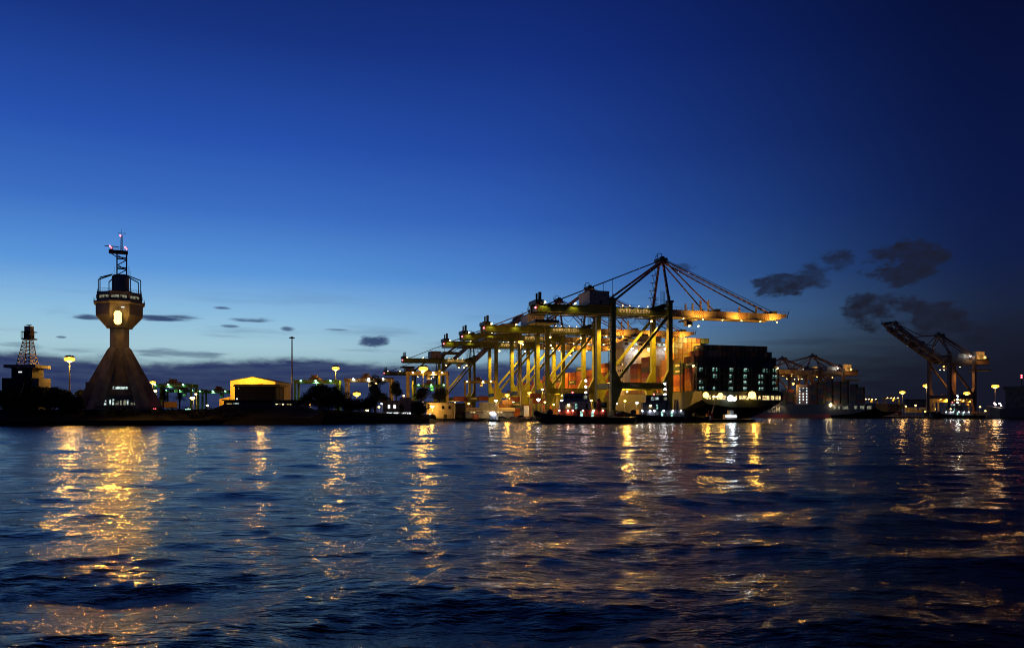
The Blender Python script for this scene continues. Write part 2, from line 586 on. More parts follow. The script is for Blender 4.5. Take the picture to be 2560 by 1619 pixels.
e0 = P1(-16, 2.6); e1 = P1(760, 2.6)
land('quay', [(-36, 336), (-36, 420), (e0.x, e0.y), (e1.x, e1.y), (e1.x, 1700), (-1800, 1700), (-1800, 290), (-171, 290), (-105, 297), (-46, 334)],
     GZ, ASPHALT, CONC_D)
e2 = PR(-230, 2.8); e3 = PR(640, 2.8)
land('far_quay', [(e3.x, e3.y), (e2.x, e2.y), (1800, e2.y), (1800, 1650), (e3.x, 1650)], GZ, ASPHALT, CONC_D)
land('far_shore', [(-140, 1660), (1700, 1640), (1700, 2500), (-140, 2500)], 1.8, EARTH, CONC_D)

# left bank: low wall, then a scrubby slope up to a level terrace
line = [(-700, 236), (-400, 250), (-171, 267), (-138, 271), (-105, 276), (-75, 292), (-45, 321), (-34.5, 333)]
prof = [(0, -2.0), (0.3, 1.7), (1.2, 1.8), (6, 3.6), (12, 5.4), (26, 5.6), (34, 1.2)]
b = MB(); secs = []
for i, (x, y) in enumerate(line):
    low = 1.0 if x < -60 else 0.45
    secs.append([(x, y + o_, z if z < 1.9 else 1.8 + (z - 1.8) * low + random.uniform(-.15, .15)) for o_, z in prof])
n = len(prof); vs = [p for s_ in secs for p in s_]
b.add(vs, [(j * n + i, (j + 1) * n + i, (j + 1) * n + i + 1, j * n + i + 1) for j in range(len(line) - 1) for i in range(n - 1)], EARTH)
struct(b.build('bank'))

# ------------------------------------------------------------------ ship-to-shore gantry cranes


def flood(parent, loc, lens, power, col, size=0.9, spot=None, rot=None, name='floodlight', r=0.4, down=0.9, dirv=(0, -0.6, -0.8)):
    """a floodlight housing with a glowing lens as its sub-part, and the light it throws"""
    h = MB().box((-size / 2, -size * .3, -size * .1), (size / 2, size * .3, size * .5), DKSTEEL)
    h.bar((0, 0, size * .5), (0, size * .2, size * 1.0), size * .18, DKSTEEL)
    o = h.build(name, parent, loc)
    l = MB()
    if size >= 1.5:
        down = max(down, size * 1.3)
        lens = {E_SOD: E_BIG, E_WHITE: E_BIGW}.get(lens, lens)
    if size >= 1.5: l.ball((0, -size * .35, size * .15), size * .62, lens, 14, 8)
    else: l.rings([(size * .35, -size * .30), (size * .55, -size * .12)], lens, 10)
    l.add([(-size * .45, -size * .33, -size * .05), (size * .45, -size * .33, -size * .05), (size * .45, -size * .33, size * .42), (-size * .45, -size * .33, size * .42)],
          [(0, 1, 2, 3)], lens)
    l.build('lens', o)
    if power: lamp(o, (dirv[0] * down, dirv[1] * down, dirv[2] * down), power, col, r, spot, rot)
    return o


def make_crane(label, group, paint=None, angle=0.0, gauge=30.5, S=18.0, out=69.6, back=37.5, hz=50.8, apex=79.7, house=(-42, -31.8), text='EVERGREEN',
               boom_mat=None, stay_mat=None, lens=None, col=SOD, pw=1.0, under=11000, t_near=True, houseglow=False, loc=(0, 0, 0), rz=0.0):
    paint = paint or CR_GREEN; boom_mat = boom_mat or BOOM; stay_mat = stay_mat or STAY; lens = lens or E_SOD
    root = empty('gantry_crane', loc, rz, label, 'gantry crane', group)
    Gm = -gauge
    ztop = hz + 6.2
    # legs with haunches either side of the portal beam
    for y in (0, S):
        for x, sgn in ((0, -1), (Gm, 1)):
            m = MB()
            wx, wy = 1.1, 1.2
            poly = [(x - wx * .75, y - wy, 1.6), (x + wx * .75, y - wy, 1.6), (x + wx, y - wy, 14.2), (x + wx, y - wy, ztop), (x - wx, y - wy, ztop), (x - wx, y - wy, 14.2)]
            m.prism(poly, (0, wy * 2, 0), paint)
            i = x + sgn * (wx - .05)
            m.prism([(i, y - wy + .15, 5.5), (i + sgn * 3.4, y - wy + .15, 14.2), (i + sgn * 3.4, y - wy + .15, 17.0), (i, y - wy + .15, 23.5)], (0, wy * 2 - .3, 0), paint)
            m.build('leg', root)
    # portal beams, sill beams, bogies
    for y in (0, S):
        pb = MB().box((Gm + 1.1, y - 1.05, 14.3), (-1.1, y + 1.05, 17.4), paint).build('portal_beam', root)
        if text and y == 0: text_mesh('lettering', 'ZPMC', 1.9, LETTER, pb, Matrix.Translation((Gm * .64, -1.09, 15.9)) @ FACE_FRONT)
    for x in (0, Gm):
        m = MB().box((x - 1.0, -3.5, 1.7), (x + 1.0, S + 3.5, 3.9), paint)
        m.box((x - .9, 1.2, 14.6), (x + .9, S - 1.2, 17.1), paint)
        m.build('sill_beam', root)
        for y in (-3, 0, 3, S - 3, S, S + 3):
            m = MB().box((x - .6, y - 1.3, .45), (x + .6, y + 1.3, 1.65), CR_DARK)
            for w in (-.7, .7): m.tube((x - .3, y + w, .42), (x + .3, y + w, .42), .40, DKSTEEL, n=10)
            m.build('bogie', root)
    for y in (0, S):
        MB().bar((Gm + 2.2, y, 18.2), (-1.3, y, hz - 1.0), 1.25, paint, 1.1).build('diagonal_brace', root)
    # tops of the two towers
    for x in (0, Gm):
        m = MB()
        m.box((x - 1.0, -1.3, hz + 4.3), (x + 1.0, S + 1.3, hz + 6.1), paint)
        m.box((x - 1.5, -1.6, hz + 6.2), (x + 1.5, 1.6, hz + 7.2), CR_DARK)
        m.box((x - .2, -.6, hz + 7.2), (x + .1, -.2, hz + 9.4), CR_DARK)
        m.build('tower_crossbeam', root)
    # twin box girder
    ya, yb = 4.6, S - 4.6
    m = MB()
    for y in (ya, yb):
        m.box((Gm - back, y - .8, hz), (1.2, y + .8, hz + 3.6), paint)
        m.box((Gm - back, y - 1.0, hz - .75), (1.2, y - .1, hz - .35), CR_DARK)
        m.box((Gm - back, y - 1.9, hz + 3.45), (1.2, y - .85, hz + 3.55), CR_DARK)
    for k in range(9):
        x = Gm - back + 1 + k * (back - Gm - 2) / 8
        m.box((x - .4, ya + .8, hz + .5), (x + .4, yb - .8, hz + 2.8), paint)
    # handrails and the festoon loops of the trolley cable
    for y in (ya - 1.85, yb + .9):
        m.bar((Gm - back, y, hz + 4.7), (0, y, hz + 4.7), .10, DKSTEEL)
        k = Gm - back
        while k < 0: m.bar((k, y, hz + 3.5), (k, y, hz + 4.7), .09, DKSTEEL); k += 3.2
    for k in range(9):
        x = Gm - back + 6 + k * 6.6
        if x > -7: break
        pts = [(x + 6.6 * j / 6, ya - .9, hz - .8 - 3.8 * math.sin(math.pi * j / 6)) for j in range(7)]
        for p, q in zip(pts, pts[1:]): m.bar(p, q, .13, DKSTEEL)
    gd = m.build('girder', root)
    if text: text_mesh('lettering', text, 2.9, LETTER, gd, Matrix.Translation((Gm * .56, ya - .86, hz + 1.75)) @ FACE_FRONT)
    for q in (.36, .52, .68, .80) if text else ():
        flood(root, (Gm * q, ya - 2.9, hz + 4.1), E_WARM, 1500, (1, .66, .3), .3, name='letter_fill_light', down=.5, dirv=(0, .6, -.5), spot=math.radians(140), rot=(math.radians(35), 0, 0))  # added lights, put here to brighten the lettering
    # sheave frame at the back end
    m = MB().box((Gm - back - .5, ya - 1, hz + 3.6), (Gm - back + 3.5, yb + 1, hz + 5.6), CR_DARK)
    m.box((Gm - back, ya, hz + 5.6), (Gm - back + .8, ya + .8, hz + 8.6), CR_DARK)
    m.box((Gm - back + 1.4, ya, hz + 5.6), (Gm - back + 2.7, ya + 1.2, hz + 9.3), CR_DARK)
    for x in (Gm - back, Gm - back + 5.5): m.bar((x, ya - 1.2, hz - .3), (x, ya - 1.2, hz - 6.2), .16, DKSTEEL)
    m.box((Gm - back - 1, ya - 2, hz - 5.3), (Gm - back + 11, yb + 2, hz - 4.0), CR_DARK)
    m.box((Gm - back - 1, ya - 2, hz - 8.0), (Gm - back + 10, ya - 1.9, hz - 7.8), DKSTEEL)
    for k in range(9):
        x = Gm - back - 1 + k * 1.3
        m.bar((x, ya - 2, hz - 4.0), (x, ya - 2, hz - 7.8), .09, DKSTEEL)
    m.build('service_platform', root)
    # machinery house
    h0, h1 = Gm + 30.5 + house[0], Gm + 30.5 + house[1]
    m = MB().box((h0, 1.2, hz + 4.0), (h1, S - 2.5, hz + 10.4), CREAM)
    m.box((h0 - .2, 1.0, hz + 10.4), (h1 + .2, S - 2.3, hz + 10.65), CR_DARK)
    m.box((h0 - 1.2, .2, hz + 3.6), (h1 + .6, S - 1.6, hz + 4.0), CR_DARK)
    hs = m.build('machinery_house', root)
    for x in (h0 + 2.5, h1 - 2.2): MB().tube((x, 1.15, hz + 8.6), (x, 1.0, hz + 8.6), .45, CR_DARK, n=12).build('vent', hs)
    MB().box((h1 - 5, 1.06, hz + 4.1), (h1 - 3.9, 1.19, hz + 6.2), CR_DARK).build('door', hs)
    # A-frame
    ym = S / 2
    m = MB()
    for y, yt in ((0.3, ym - 2), (S - .3, ym + 2)):
        m.bar((0, y, ztop), (0, yt, apex - 1.2), 1.15, stay_mat, 1.0, .9, .9)
    for y, yt in ((1.2, ym - 2.2), (S - 1.2, ym + 2.2)):
        m.bar((Gm + .9, y, ztop - .3), (-.6, yt, apex - 1.4), .95, stay_mat, .95)
    m.box((-1.6, ym - 3.2, apex - 2.2), (1.6, ym + 3.2, apex - .9), stay_mat)
    m.box((-2.2, ym - 3.4, apex - .9), (2.0, ym + 3.4, apex + .6), CR_DARK)
    m.box((-.2, ym - 1.2, apex + .6), (1.4, ym + .8, apex + 1.8), CR_DARK)
    for p, q in (((-3.4, ym - 3, apex - 1), (-3.4, ym - 3, apex + 2.6)), ((-3.4, ym - 3, apex + 2.6), (-1.2, ym - 3, apex + 2.6)), ((-1.2, ym - 3, apex + 2.6), (-1.2, ym - 3, apex)),
                 ((-4.4, ym - 3, apex - .8), (-2.0, ym - 3, apex - .8)), ((-4.4, ym - 3, apex - .8), (-4.4, ym - 3, apex + 1.2)), ((-4.4, ym - 3, apex + 1.2), (-3.4, ym - 3, apex + 1.2))):
        m.bar(p, q, .26, DKSTEEL)
    # zig-zag access stairs beside the far leg
    z = ztop + 1; k = 0
    while z < apex - 4:
        y = S - .3 + (ym + 2 - S + .3) * (z - ztop) / (apex - ztop)
        m.bar((-1.0, y, z), (-2.6 if k % 2 else -2.0, y - .8, z + 3.6), .22, DKSTEEL)
        m.box((-3.0, y - 1.4, z + 3.4), (-.6, y + .3, z + 3.55), DKSTEEL)
        z += 3.7; k += 1
    m.build('a_frame', root)
    # small lattice masts by the hinge
    m = MB()
    for x, hh in ((-7.5, 5.6), (-6.0, 5.0), (-3.2, 8.4), (-1.9, 8.0)):
        for y in (1.8, 3.0): m.bar((x, y, hz + 3.6), (x, y, hz + 3.6 + hh), .18, DKSTEEL)
        for z in (2, 4, hh): m.bar((x - .8, 1.8, hz + 3.6 + z), (x + 1.2, 1.8, hz + 3.6 + z), .12, DKSTEEL)
    m.prism([(-9, 4, hz + 3.6), (-1, 4, hz + 3.6), (-1, 4, hz + 6.2)], (0, 1.4, 0), CR_DARK)
    m.build('rope_tower', root)
    # backstays
    for y in (ya, yb):
        MB().bar((-1.2, ym + (y - ym) * .4, apex - .6), (Gm - back + 6, y, hz + 3.7), .55, stay_mat).build('backstay', root)
    m = MB()
    for f in (.45, .53): m.bar((-1.2 + (Gm - back + 7.2) * f, ya, hz + 3.6), (-1.2 + (Gm - back + 7.2) * f, ya, hz + 3.6 + (apex - hz - 4.3) * (1 - f)), .16, DKSTEEL)
    m.build('stay_post', root)
    # boom, modelled about its hinge so it can be raised
    m = MB()
    for y in (ya - ym, yb - ym):
        m.prism([(0.4, y - .8, .2), (out - 7, y - .8, .2), (out - .8, y - .8, 1.7), (out - .8, y - .8, 3.3), (0.4, y - .8, 3.3)], (0, 1.6, 0), boom_mat)
        m.box((0.4, y - 1.3, -.25), (out - 8, y + .9, .1), boom_mat)
    for k in range(8):
        x = 1.5 + k * (out - 5) / 7
        m.box((x - .4, ya - ym + .8, .6), (x + .4, yb - ym - .8, 2.6), boom_mat)
    for y in (ya - ym - .9, yb - ym + .9):
        m.bar((1, y, 4.5), (out - 1, y, 4.5), .10, DKSTEEL)
        k = 1.0
        while k < out: m.bar((k, y, 3.3), (k, y, 4.5), .09, DKSTEEL); k += 3.2
    for x, hh in ((10, 3.2), (14, 3.6), (18.5, 5.2), (23, 5.6), (41, 2.8), (51, 3.4)):
        m.box((x - .35, ya - ym - .4, 3.3), (x + .35, ya - ym + .4, 3.3 + hh), boom_mat)
    m.box((27, ya - ym - .9, 3.3), (29.5, yb - ym + .9, 4.4), CR_DARK)
    m.box((60, ya - ym - .9, 3.3), (63, yb - ym + .9, 4.6), CR_DARK)
    m.bar((out - .6, ya - ym - .9, 1), (out + .4, ya - ym - .9, 4.6), .3, DKSTEEL)
    boom = m.build('boom', root, (1.4, ym, hz + .2))
    boom.rotation_euler = (0, -angle, 0)
    if under:
        for k, x in enumerate((6, 17, 28, 39, 50, 60)):  # added lights on outriggers, turned up at the boom to brighten it
            fl = flood(boom, (x, ya - ym - 5.0, -1.6), lens, under * 2 if k % 2 else 0, col, .6, name='boom_fill_light', down=.6, dirv=(0, .7, .5), spot=math.radians(150), rot=(math.radians(124), 0, 0))
            MB().bar((0, 0, .2), (0, 4.0, 2.2), .14, DKSTEEL).build('bracket', fl)
    # forestays
    ca, sa = math.cos(angle), math.sin(angle)
    for xs in (26.5, 59.5):
        for y in (ya, yb):
            q = (1.4 + xs * ca - 3.4 * sa, y, hz + .2 + xs * sa + 3.4 * ca)
            p = (.9, ym + (y - ym) * .4, apex - .5)
            if angle < .3: MB().bar(p, q, .52, stay_mat).build('forestay', root)
            else:
                mid = ((p[0] + q[0]) / 2 - 3 * sa, y, (p[2] + q[2]) / 2 - 5)
                MB().bar(p, mid, .45, stay_mat).bar(mid, q, .45, stay_mat).build('forestay', root)
    if angle < .3:
        m = MB()
        for y in (ya + 2, yb - 2):
            for dz in (0, .8): m.bar((.9, y, apex - .2 + dz * .4), (1.4 + 63, y, hz + 4.4 + dz * .3), .12, DKSTEEL)
        m.build('hoist_rope', root)
    # operator's trolley with its work lights
    tx = 15.0 if angle < .3 else -12.0
    m = MB().box((tx - 2.5, ya - .6, hz - 1.6), (tx + 2.5, yb + .6, hz - .8), CR_DARK)
    m.box((tx - 3.9, ya - 1.6, hz - 4.4), (tx - .5, ya + 1.2, hz - 1.6), boom_mat)
    tr = m.build('trolley', root)
    MB().box((tx - 3.6, ya - 1.68, hz - 3.6), (tx - .8, ya - 1.62, hz - 2.4), GLASS_D).build('window', tr)
    for x in (tx - 2.6, tx + 2.4): flood(tr, (x, ya - 1.9, hz - 4.6), E_WARM, 80000 * pw if x > tx and t_near else 0, (1, .66, .18), .9, name='work_light', down=1.0, spot=math.radians(160), dirv=(0, 0, -1))
    # ladder tower on the near landside leg
    m = MB()
    for x in (Gm - 2.9, Gm - 1.5): m.bar((x, -1.5, 2), (x, -1.5, hz + 2), .14, DKSTEEL)
    z = 3.0; k = 0
    while z < hz:
        m.box((Gm - 3.0, -2.2, z), (Gm - 1.2, -1.0, z + .12), DKSTEEL)
        m.bar((Gm - (2.9 if k % 2 else 1.5), -1.9, z), (Gm - (1.5 if k % 2 else 2.9), -1.9, z + 3.4), .2, YELLOW)
        z += 3.4; k += 1
    m.build('stair_tower', root)
    # lights shining down the face of the girder, and under the portal
    for x in (Gm - back + 3.5, Gm - back * .5, Gm - 9):
        flood(root, (x, ya - 2.9, hz + 4.1), E_WARM, 2600 if t_near else 0, (1.0, .80, .15), .8, name='girder_light', down=.5, r=.12, dirv=(0, .9, -.5), spot=math.radians(110), rot=(math.radians(30), 0, 0))
    for x in (Gm + 5, -5.5):
        flood(root, (x, S / 2, hz - 2.2), lens, 330000 * pw if t_near or x < -9 else 0, col, 1.1, name='portal_light', down=1.2, r=.5, dirv=(0, 0, -1), spot=math.radians(150))
    flood(root, (Gm / 2, S - 1.6, 13.4), lens, 60000 * pw, col, .8, name='portal_light', down=.9, r=.3, dirv=(0, -.7, -.7))
    flood(root, (Gm + 2.4, 2.2, 13.6), lens, 9000 * pw if t_near else 0, col, .8, name='portal_light', down=.9, r=.3, dirv=(0, .7, -.7))
    for p in ((Gm - back - .7, ya - 1.2, hz + 1.5),):
        MB().rings([(.15, -.3), (.42, 0), (.42, .35), (.15, .6)], E_RED, 8).build('aviation_light', root, p)
    if houseglow:
        flood(root, (h0 + 4, S + 1.2, hz + 5.2), lens, 9000, col, 1.5, name='house_light', down=2.2, dirv=(0, 1, 0))
        flood(root, (h1 + 9, S - 1.0, hz + 6.2), E_WHITE, 1500, WHITE, 1.0, name='house_light', down=1.5, dirv=(0, 1, 0))
        MB().box((h1 + 6, 2, hz + 4.0), (h1 + 20, S - 4, hz + 8.0), CREAM).build('switch_room', root)
    return root


GRP = 'green gantry cranes along the quay'
crane = make_crane('nearest and tallest green gantry crane with its long striped boom stretched over the stern', GRP, loc=W1, rz=A17)
for t, lab in ((94.5, 'second green gantry crane from the water end, its boom over the ship\'s bridge'),
               (149, 'third green gantry crane of the row, close behind the second, boom lowered'),
               (206, 'fourth green gantry crane of the row, last one with its boom lowered')):
    c = copy_tree(crane); c.location = P1(t); c['label'] = lab
    for ch in c.children:
        if ch.name.startswith('trolley'): ch.location.x += {94.5: 9, 149: -24, 206: 16}[t]
raised = make_crane('fifth green gantry crane of the row with its striped boom half raised', GRP, angle=math.radians(43), under=0, t_near=False, loc=P1(390), rz=A17)
c = copy_tree(raised); c.location = (-92, 1010, GZ); c['label'] = 'smallest, farthest gantry crane behind the raised boom'
# three rust brown cranes across the basin (mirrored so that their booms reach to the left)
RG = 'rust brown gantry cranes on the far quay'
rz = math.atan2(BR.y, BR.x)
rc = make_crane('large rust brown gantry crane at far right with its boom raised to the left', RG, RUST, math.radians(25), out=66, back=24, hz=43, apex=66, house=(-47, -36), houseglow=True,
                text=None, col=(1, .5, .14), pw=.25, under=0, t_near=False, loc=PR(18), rz=rz)
rc2 = make_crane('rust brown gantry crane above the navy ship, boom level over its deck', RG, RUST, 0, out=52, back=24, hz=40, apex=58, house=(-44, -33), houseglow=True,
                 text=None, col=(1, .5, .14), pw=.35, t_near=False, under=5000, loc=(286.6, 780, GZ), rz=rz)
c = copy_tree(rc2); c.location = (286.6 - 17, 780 + 36, GZ); c['label'] = 'rust brown gantry crane half hidden behind the dark stern stack'

# ------------------------------------------------------------------ shipping containers
PAL = {'rust-red': (0.24, 0.055, 0.025), 'brick-orange': (0.36, 0.105, 0.03), 'gold-orange': (0.46, 0.20, 0.045), 'dark green': (0.055, 0.085, 0.03),
       'maroon': (0.15, 0.035, 0.025), 'brown': (0.17, 0.085, 0.05), 'cream': (0.52, 0.46, 0.32), 'dark blue': (0.03, 0.05, 0.10), 'grey': (0.20, 0.19, 0.18),
       'charcoal': (0.05, 0.05, 0.05), 'yellow': (0.55, 0.36, 0.06)}
CMESH = {}
BARS = mat('door_bar_steel', (0.45, 0.36, 0.22), 0.5, 0.2)
PATCH = mat('white_label_paint', (0.55, 0.52, 0.42), 0.6)


def cont_mesh(col, L, logo):
    """container lying along local y, doors on -y, side seen on -x; origin at the middle of its base"""
    k = (col, round(L, 2), logo)
    if k in CMESH: return CMESH[k]
    m = mat('container_' + col.replace(' ', '_').replace('-', '_'), PAL[col], 0.6, 0, 0.28, 0.35)
    w, h = 2.34, 2.72
    b = MB().box((-w / 2 + .05, -L / 2 + .06, .06), (w / 2 - .05, L / 2 - .06, h - .05), m)
    for x in (-w / 2 + .09, w / 2 - .09):
        for y in (-L / 2 + .09, L / 2 - .09): b.box((x - .09, y - .09, 0), (x + .09, y + .09, h), m)
        for z in (.08, h - .08): b.box((x - .08, -L / 2 + .18, z - .08), (x + .08, L / 2 - .18, z + .08), m)
    nr = int(L / .55)
    for i in range(nr):                              # pressed ribs of the long sides
        y = -L / 2 + .35 + i * (L - .7) / (nr - 1)
        for x in (-w / 2 + .035, w / 2 - .035): b.box((x - .02, y - .12, .18), (x + .02, y + .12, h - .18), m)
    for x in (-.75, -.3, .3, .75): b.bar((x, -L / 2 + .02, .15), (x, -L / 2 + .02, h - .15), .06, BARS)
    b.box((-.02, -L / 2 + .035, .1), (.02, -L / 2 + .055, h - .1), BARS)
    for x in (-.8, -.35, .35, .8): b.box((x - .12, -L / 2 - .01, 1.0), (x + .12, -L / 2 + .02, 1.12), BARS)
    if logo:
        b.box((-w / 2 - .03, -L * .30, h * .45), (-w / 2 + .01, L * .28, h * .80), PATCH)
    CMESH[k] = b.mesh('shipping_container')
    return CMESH[k]


def container(loc, rz, col, label, group, L=9.3, logo=False):
    o = bpy.data.objects.new('shipping_container', cont_mesh(col, L, logo))
    C.objects.link(o)
    o.location = loc; o.rotation_euler = (0, 0, rz)
    return tag(o, label, 'shipping container', group)


ORD = ['lowest', 'second', 'third', 'fourth', 'fifth', 'sixth', 'seventh', 'eighth', 'ninth', 'tenth', 'eleventh', 'twelfth', 'thirteenth', 'fourteenth', 'fifteenth', 'sixteenth',
       'seventeenth', 'eighteenth', 'nineteenth', 'twentieth']
ORDF = ['first'] + ORD[1:]

# ------------------------------------------------------------------ the moored container ship
DK = 14.6                                   # deck height above the water
ship = empty('container_ship', (W1.x, W1.y, 0), A17, 'huge dark container ship moored stern towards us under the green cranes', 'container ship')
CS = 28.0                                   # its centre line, metres out from the crane rail


def hsec(t, hb, zk, hk, zb, hbot, zd=DK):
    return [(CS - hb, t, zd), (CS - hb * .995, t, zk + 2), (CS - hk, t, zk), (CS - hbot, t, zb), (CS + hbot, t, zb), (CS + hk, t, zk), (CS + hb * .995, t, zk + 2), (CS + hb, t, zd)]


m = MB().loft([hsec(-21, 22.2, 8.6, 19.5, 7.0, 8), hsec(-14, 22.8, 6.6, 20.5, 4.2, 8), hsec(-4, 23, 4.0, 21.5, 0.4, 7), hsec(8, 23, 1.2, 22.5, -1.5, 6),
               hsec(30, 23, -1, 23, -3, 16), hsec(230, 23, -1, 23, -3, 16), hsec(290, 17, -1, 13, -3, 6), hsec(325, 2, -1, 1, -3, .5, DK + 4)], HULL_GRN)
hull = m.build('hull', ship)
# bulwark openings of the mooring deck in the transom
m = MB()
for s0, s1 in ((8.0, 10.2), (11.2, 12.2), (13.6, 18.5), (20, 22.5), (23.6, 24.4), (25.6, 31.0), (33.2, 35.2), (36.2, 37.4), (38.5, 42.3), (43.2, 45.0), (45.8, 47.0), (47.6, 48.6)):
    m.box((s0 + .2, -21.06, 10.6), (s1 + .2, -20.95, 12.6), W_WARM)
m.build('mooring_opening', hull)
text_mesh('lettering', 'EVER ROYAL', 2.0, LETTER, hull, Matrix.Translation((30.5, -20.15, 8.0)) @ Matrix.Rotation(math.radians(0), 4, 'X') @ FACE_FRONT)
# lashing bridge with lit bays at the stern
m = MB()
for z in (DK + .2, DK + 3.2, DK + 6.0, DK + 8.6, DK + 11.4):
    m.box((CS - 22.8, -17.0, z), (CS + 22.8, -15.2, z + .35), CR_DARK)
for s in np.arange(CS - 22.8, CS + 23, 2.53): m.box((s - .18, -17.05, DK), (s + .18, -16.6, DK + 11.6), CR_DARK)
m.box((CS - 22.5, -15.3, DK), (CS + 22.5, -15.1, DK + 11.4), DKWALL)
lb = m.build('lashing_bridge', ship)
bays = [(0.7, (0, 1, 3, 4)), (7.8, (0, 2, 3)), (16.6, (0, 1, 2, 3)), (24.8, (0, 1, 2, 3)), (33.2, (0, 1, 2)), (35.9, (3,)), (41.3, (0, 1, 2, 3))]
for s, lv in bays:
    for k in lv:
        if k == 4: continue
        z = DK + .8 + (0, 3.0, 5.8, 8.9)[k]; s = s + (-.35, .1, .3, 0)[(k * 3 + int(s)) % 4]; ww = (4.1, 3.6, 4.3, 3.3)[(k + int(s * 2)) % 4]
        m = MB().box((CS - 22.5 + s + 1.6, -15.6, z), (CS - 22.5 + s + ww, -15.35, z + (1.0 if k < 2 else 1.5)), W_BAY)
        m.box((CS - 22.5 + s + 1.8, -15.7, z + (.85 if k < 2 else 1.2)), (CS - 22.5 + s + ww - .3, -15.4, z + (1.35 if k < 2 else 1.6)), W_COOL)
        for q in (2.3, 3.0, 3.8): m.bar((CS - 22.5 + s + q, -16.1, z), (CS - 22.5 + s + q, -16.1, z + 1.9), .13, CR_DARK)
        m.bar((CS - 22.5 + s + 1.7, -16.9, z - .2), (CS - 22.5 + s + 4.1, -16.9, z + 1.9), .16, CR_DARK)
        m.build('lit_bay', lb)
# deck house and bridge
m = MB().box((5.5, 64, DK), (50.5, 78, 38.5), TUG_WHITE)
m.box((5.8, 64.5, 38.5), (50.2, 77, 41.6), TUG_WHITE)
m.box((3.5, 62.5, 41.6), (52.5, 76.5, 45.2), TUG_WHITE)
m.box((18, 66, 45.2), (30, 75, 49.0), TUG_WHITE)
m.box((14, 67, 49.0), (22, 73, 50.2), CR_DARK)
dh = m.build('deck_house', ship)
m = MB()
for k in range(16): m.box((5 + k * 2.95, 62.40, 43.0), (7.2 + k * 2.95, 62.46, 44.3), W_COOL if k in (1, 2, 7, 8, 11, 12) else GLASS_D)
m.build('bridge_window', dh)
m = MB()
for z in range(6):
    for k in range(4): m.box((5.40, 66 + k * 3, 18 + z * 3.4), (5.46, 67.2 + k * 3, 19.2 + z * 3.4), W_WARM if (z * 3 + k) % 4 == 0 else GLASS_D)
m.build('cabin_window', dh)
MB().tube((26, 70, 49), (26, 70, 58), .5, TUG_WHITE, .25).bar((22, 70, 54), (30, 70, 54), .3, TUG_WHITE).build('radar_mast', dh)
for s, z, y, L_, pw, cc in ((9, 40.9, 61.6, E_WHITE, 2500, WHITE), (12.5, 39.6, 63.0, E_WHITE, 0, WHITE), (30, 41.2, 61.6, E_WHITE, 1500, WHITE), (35, 41.2, 61.6, E_WHITE, 0, WHITE), (43, 41.3, 61.6, E_WHITE, 1500, WHITE),
                            (19, 40.2, 60.8, E_SOD, 14000, SOD), (47, 44.2, 60.8, E_SOD, 14000, SOD), (9.5, 33, 62.8, E_WHITE, 0, WHITE)):
    flood(ship, (s, y, z), L_, pw, cc, 1.9 if L_ is E_SOD else 1.1, name='deck_light', down=1.6, r=.5)
# stern lights
for s, z, L_, pw, cc, sz in ((6.5, 12.3, E_SOD, 9000, SOD, 2.2), (14.3, 12.2, E_SOD, 8000, SOD, 2.0), (19.6, 10.8, E_WHITE, 9000, WHITE, 2.4), (31.2, 12.3, E_SOD, 30000, SOD, 2.9),
                             (22, 10.6, E_WHITE, 0, WHITE, 1.5), (11, 12, E_WARM, 0, WARM, .9), (12.6, 11.8, E_WARM, 0, WARM, .9)):
    flood(ship, (s, -22.4, z), L_, pw, cc, sz, name='stern_light', down=1.5, r=.6, dirv=(0, -1, -.15), spot=math.radians(165), rot=(math.radians(-88), 0, 0))
flood(ship, (4.2, -15.5, DK + 12), E_WARM, 500, WARM, .9, name='deck_light')
flood(ship, (51, -15.5, DK + 11.6), E_WARM, 600, WARM, 1.0, name='deck_light')

SG = 'containers stacked on the big ship'
CTH = 2.78


def on_ship(s, t, z, col, label, L=9.3, logo=False, grp=SG):
    p = Vector((W1.x, W1.y, 0)) + B1 * s + D1 * t + Vector((0, 0, z))
    return container(p, A17, col, label, grp, L, logo)


S0 = 6.3
BAY0 = ['gold-orange', 'gold-orange', 'brick-orange', 'rust-red', 'dark green', 'maroon']
base = DK + .3
for k, col in enumerate(BAY0):
    on_ship(S0, -9.9, base + k * CTH, col, f'{col} container, {ORD[k]} up in the port edge stack at the stern', logo=(col == 'dark green'))
heights = [6, 7] + [8] * 14 + [7, 6]
dark = ['maroon', 'charcoal', 'dark blue', 'brown', 'dark green', 'charcoal']
for c in range(1, 18):
    for k in range(4, heights[c]):
        col = 'brick-orange' if (c, k) == (1, 6) else 'dark green' if (c, k) == (2, 7) else 'grey' if (k == 6 and c in (3, 4, 5)) or (c, k) in ((8, 5), (16, 4), (15, 4)) else dark[(c * 7 + k * 5 + c * k) % 6]
        on_ship(S0 + c * 2.56, -9.9, base + k * CTH, col, f'{col} container in the stern wall, row {8 - k} from top, {ORDF[c]} stack from the left'.replace('row 1 from top', 'top row').replace('row 2', 'second row').replace('row 3', 'third row').replace('row 4', 'fourth row'),
                logo=(c, k) == (2, 7))
BAY1 = ['gold-orange', 'brick-orange', 'brick-orange', 'dark green', 'dark green']
for k, col in enumerate(BAY1): on_ship(S0, .8, base + k * CTH, col, f'{col} container, {ORD[k]} up in the second edge stack from the stern', logo=(col == 'dark green'))
BAY2 = ['cream', 'rust-red', 'gold-orange', 'brown', 'brown', 'brown']
for k, col in enumerate(BAY2): on_ship(S0, 14.5, base + k * CTH, col, f'{col} container, {ORD[k]} up in the third edge stack from the stern')
lit = ['yellow', 'gold-orange', 'yellow', 'cream', 'gold-orange', 'yellow', 'cream', 'yellow']
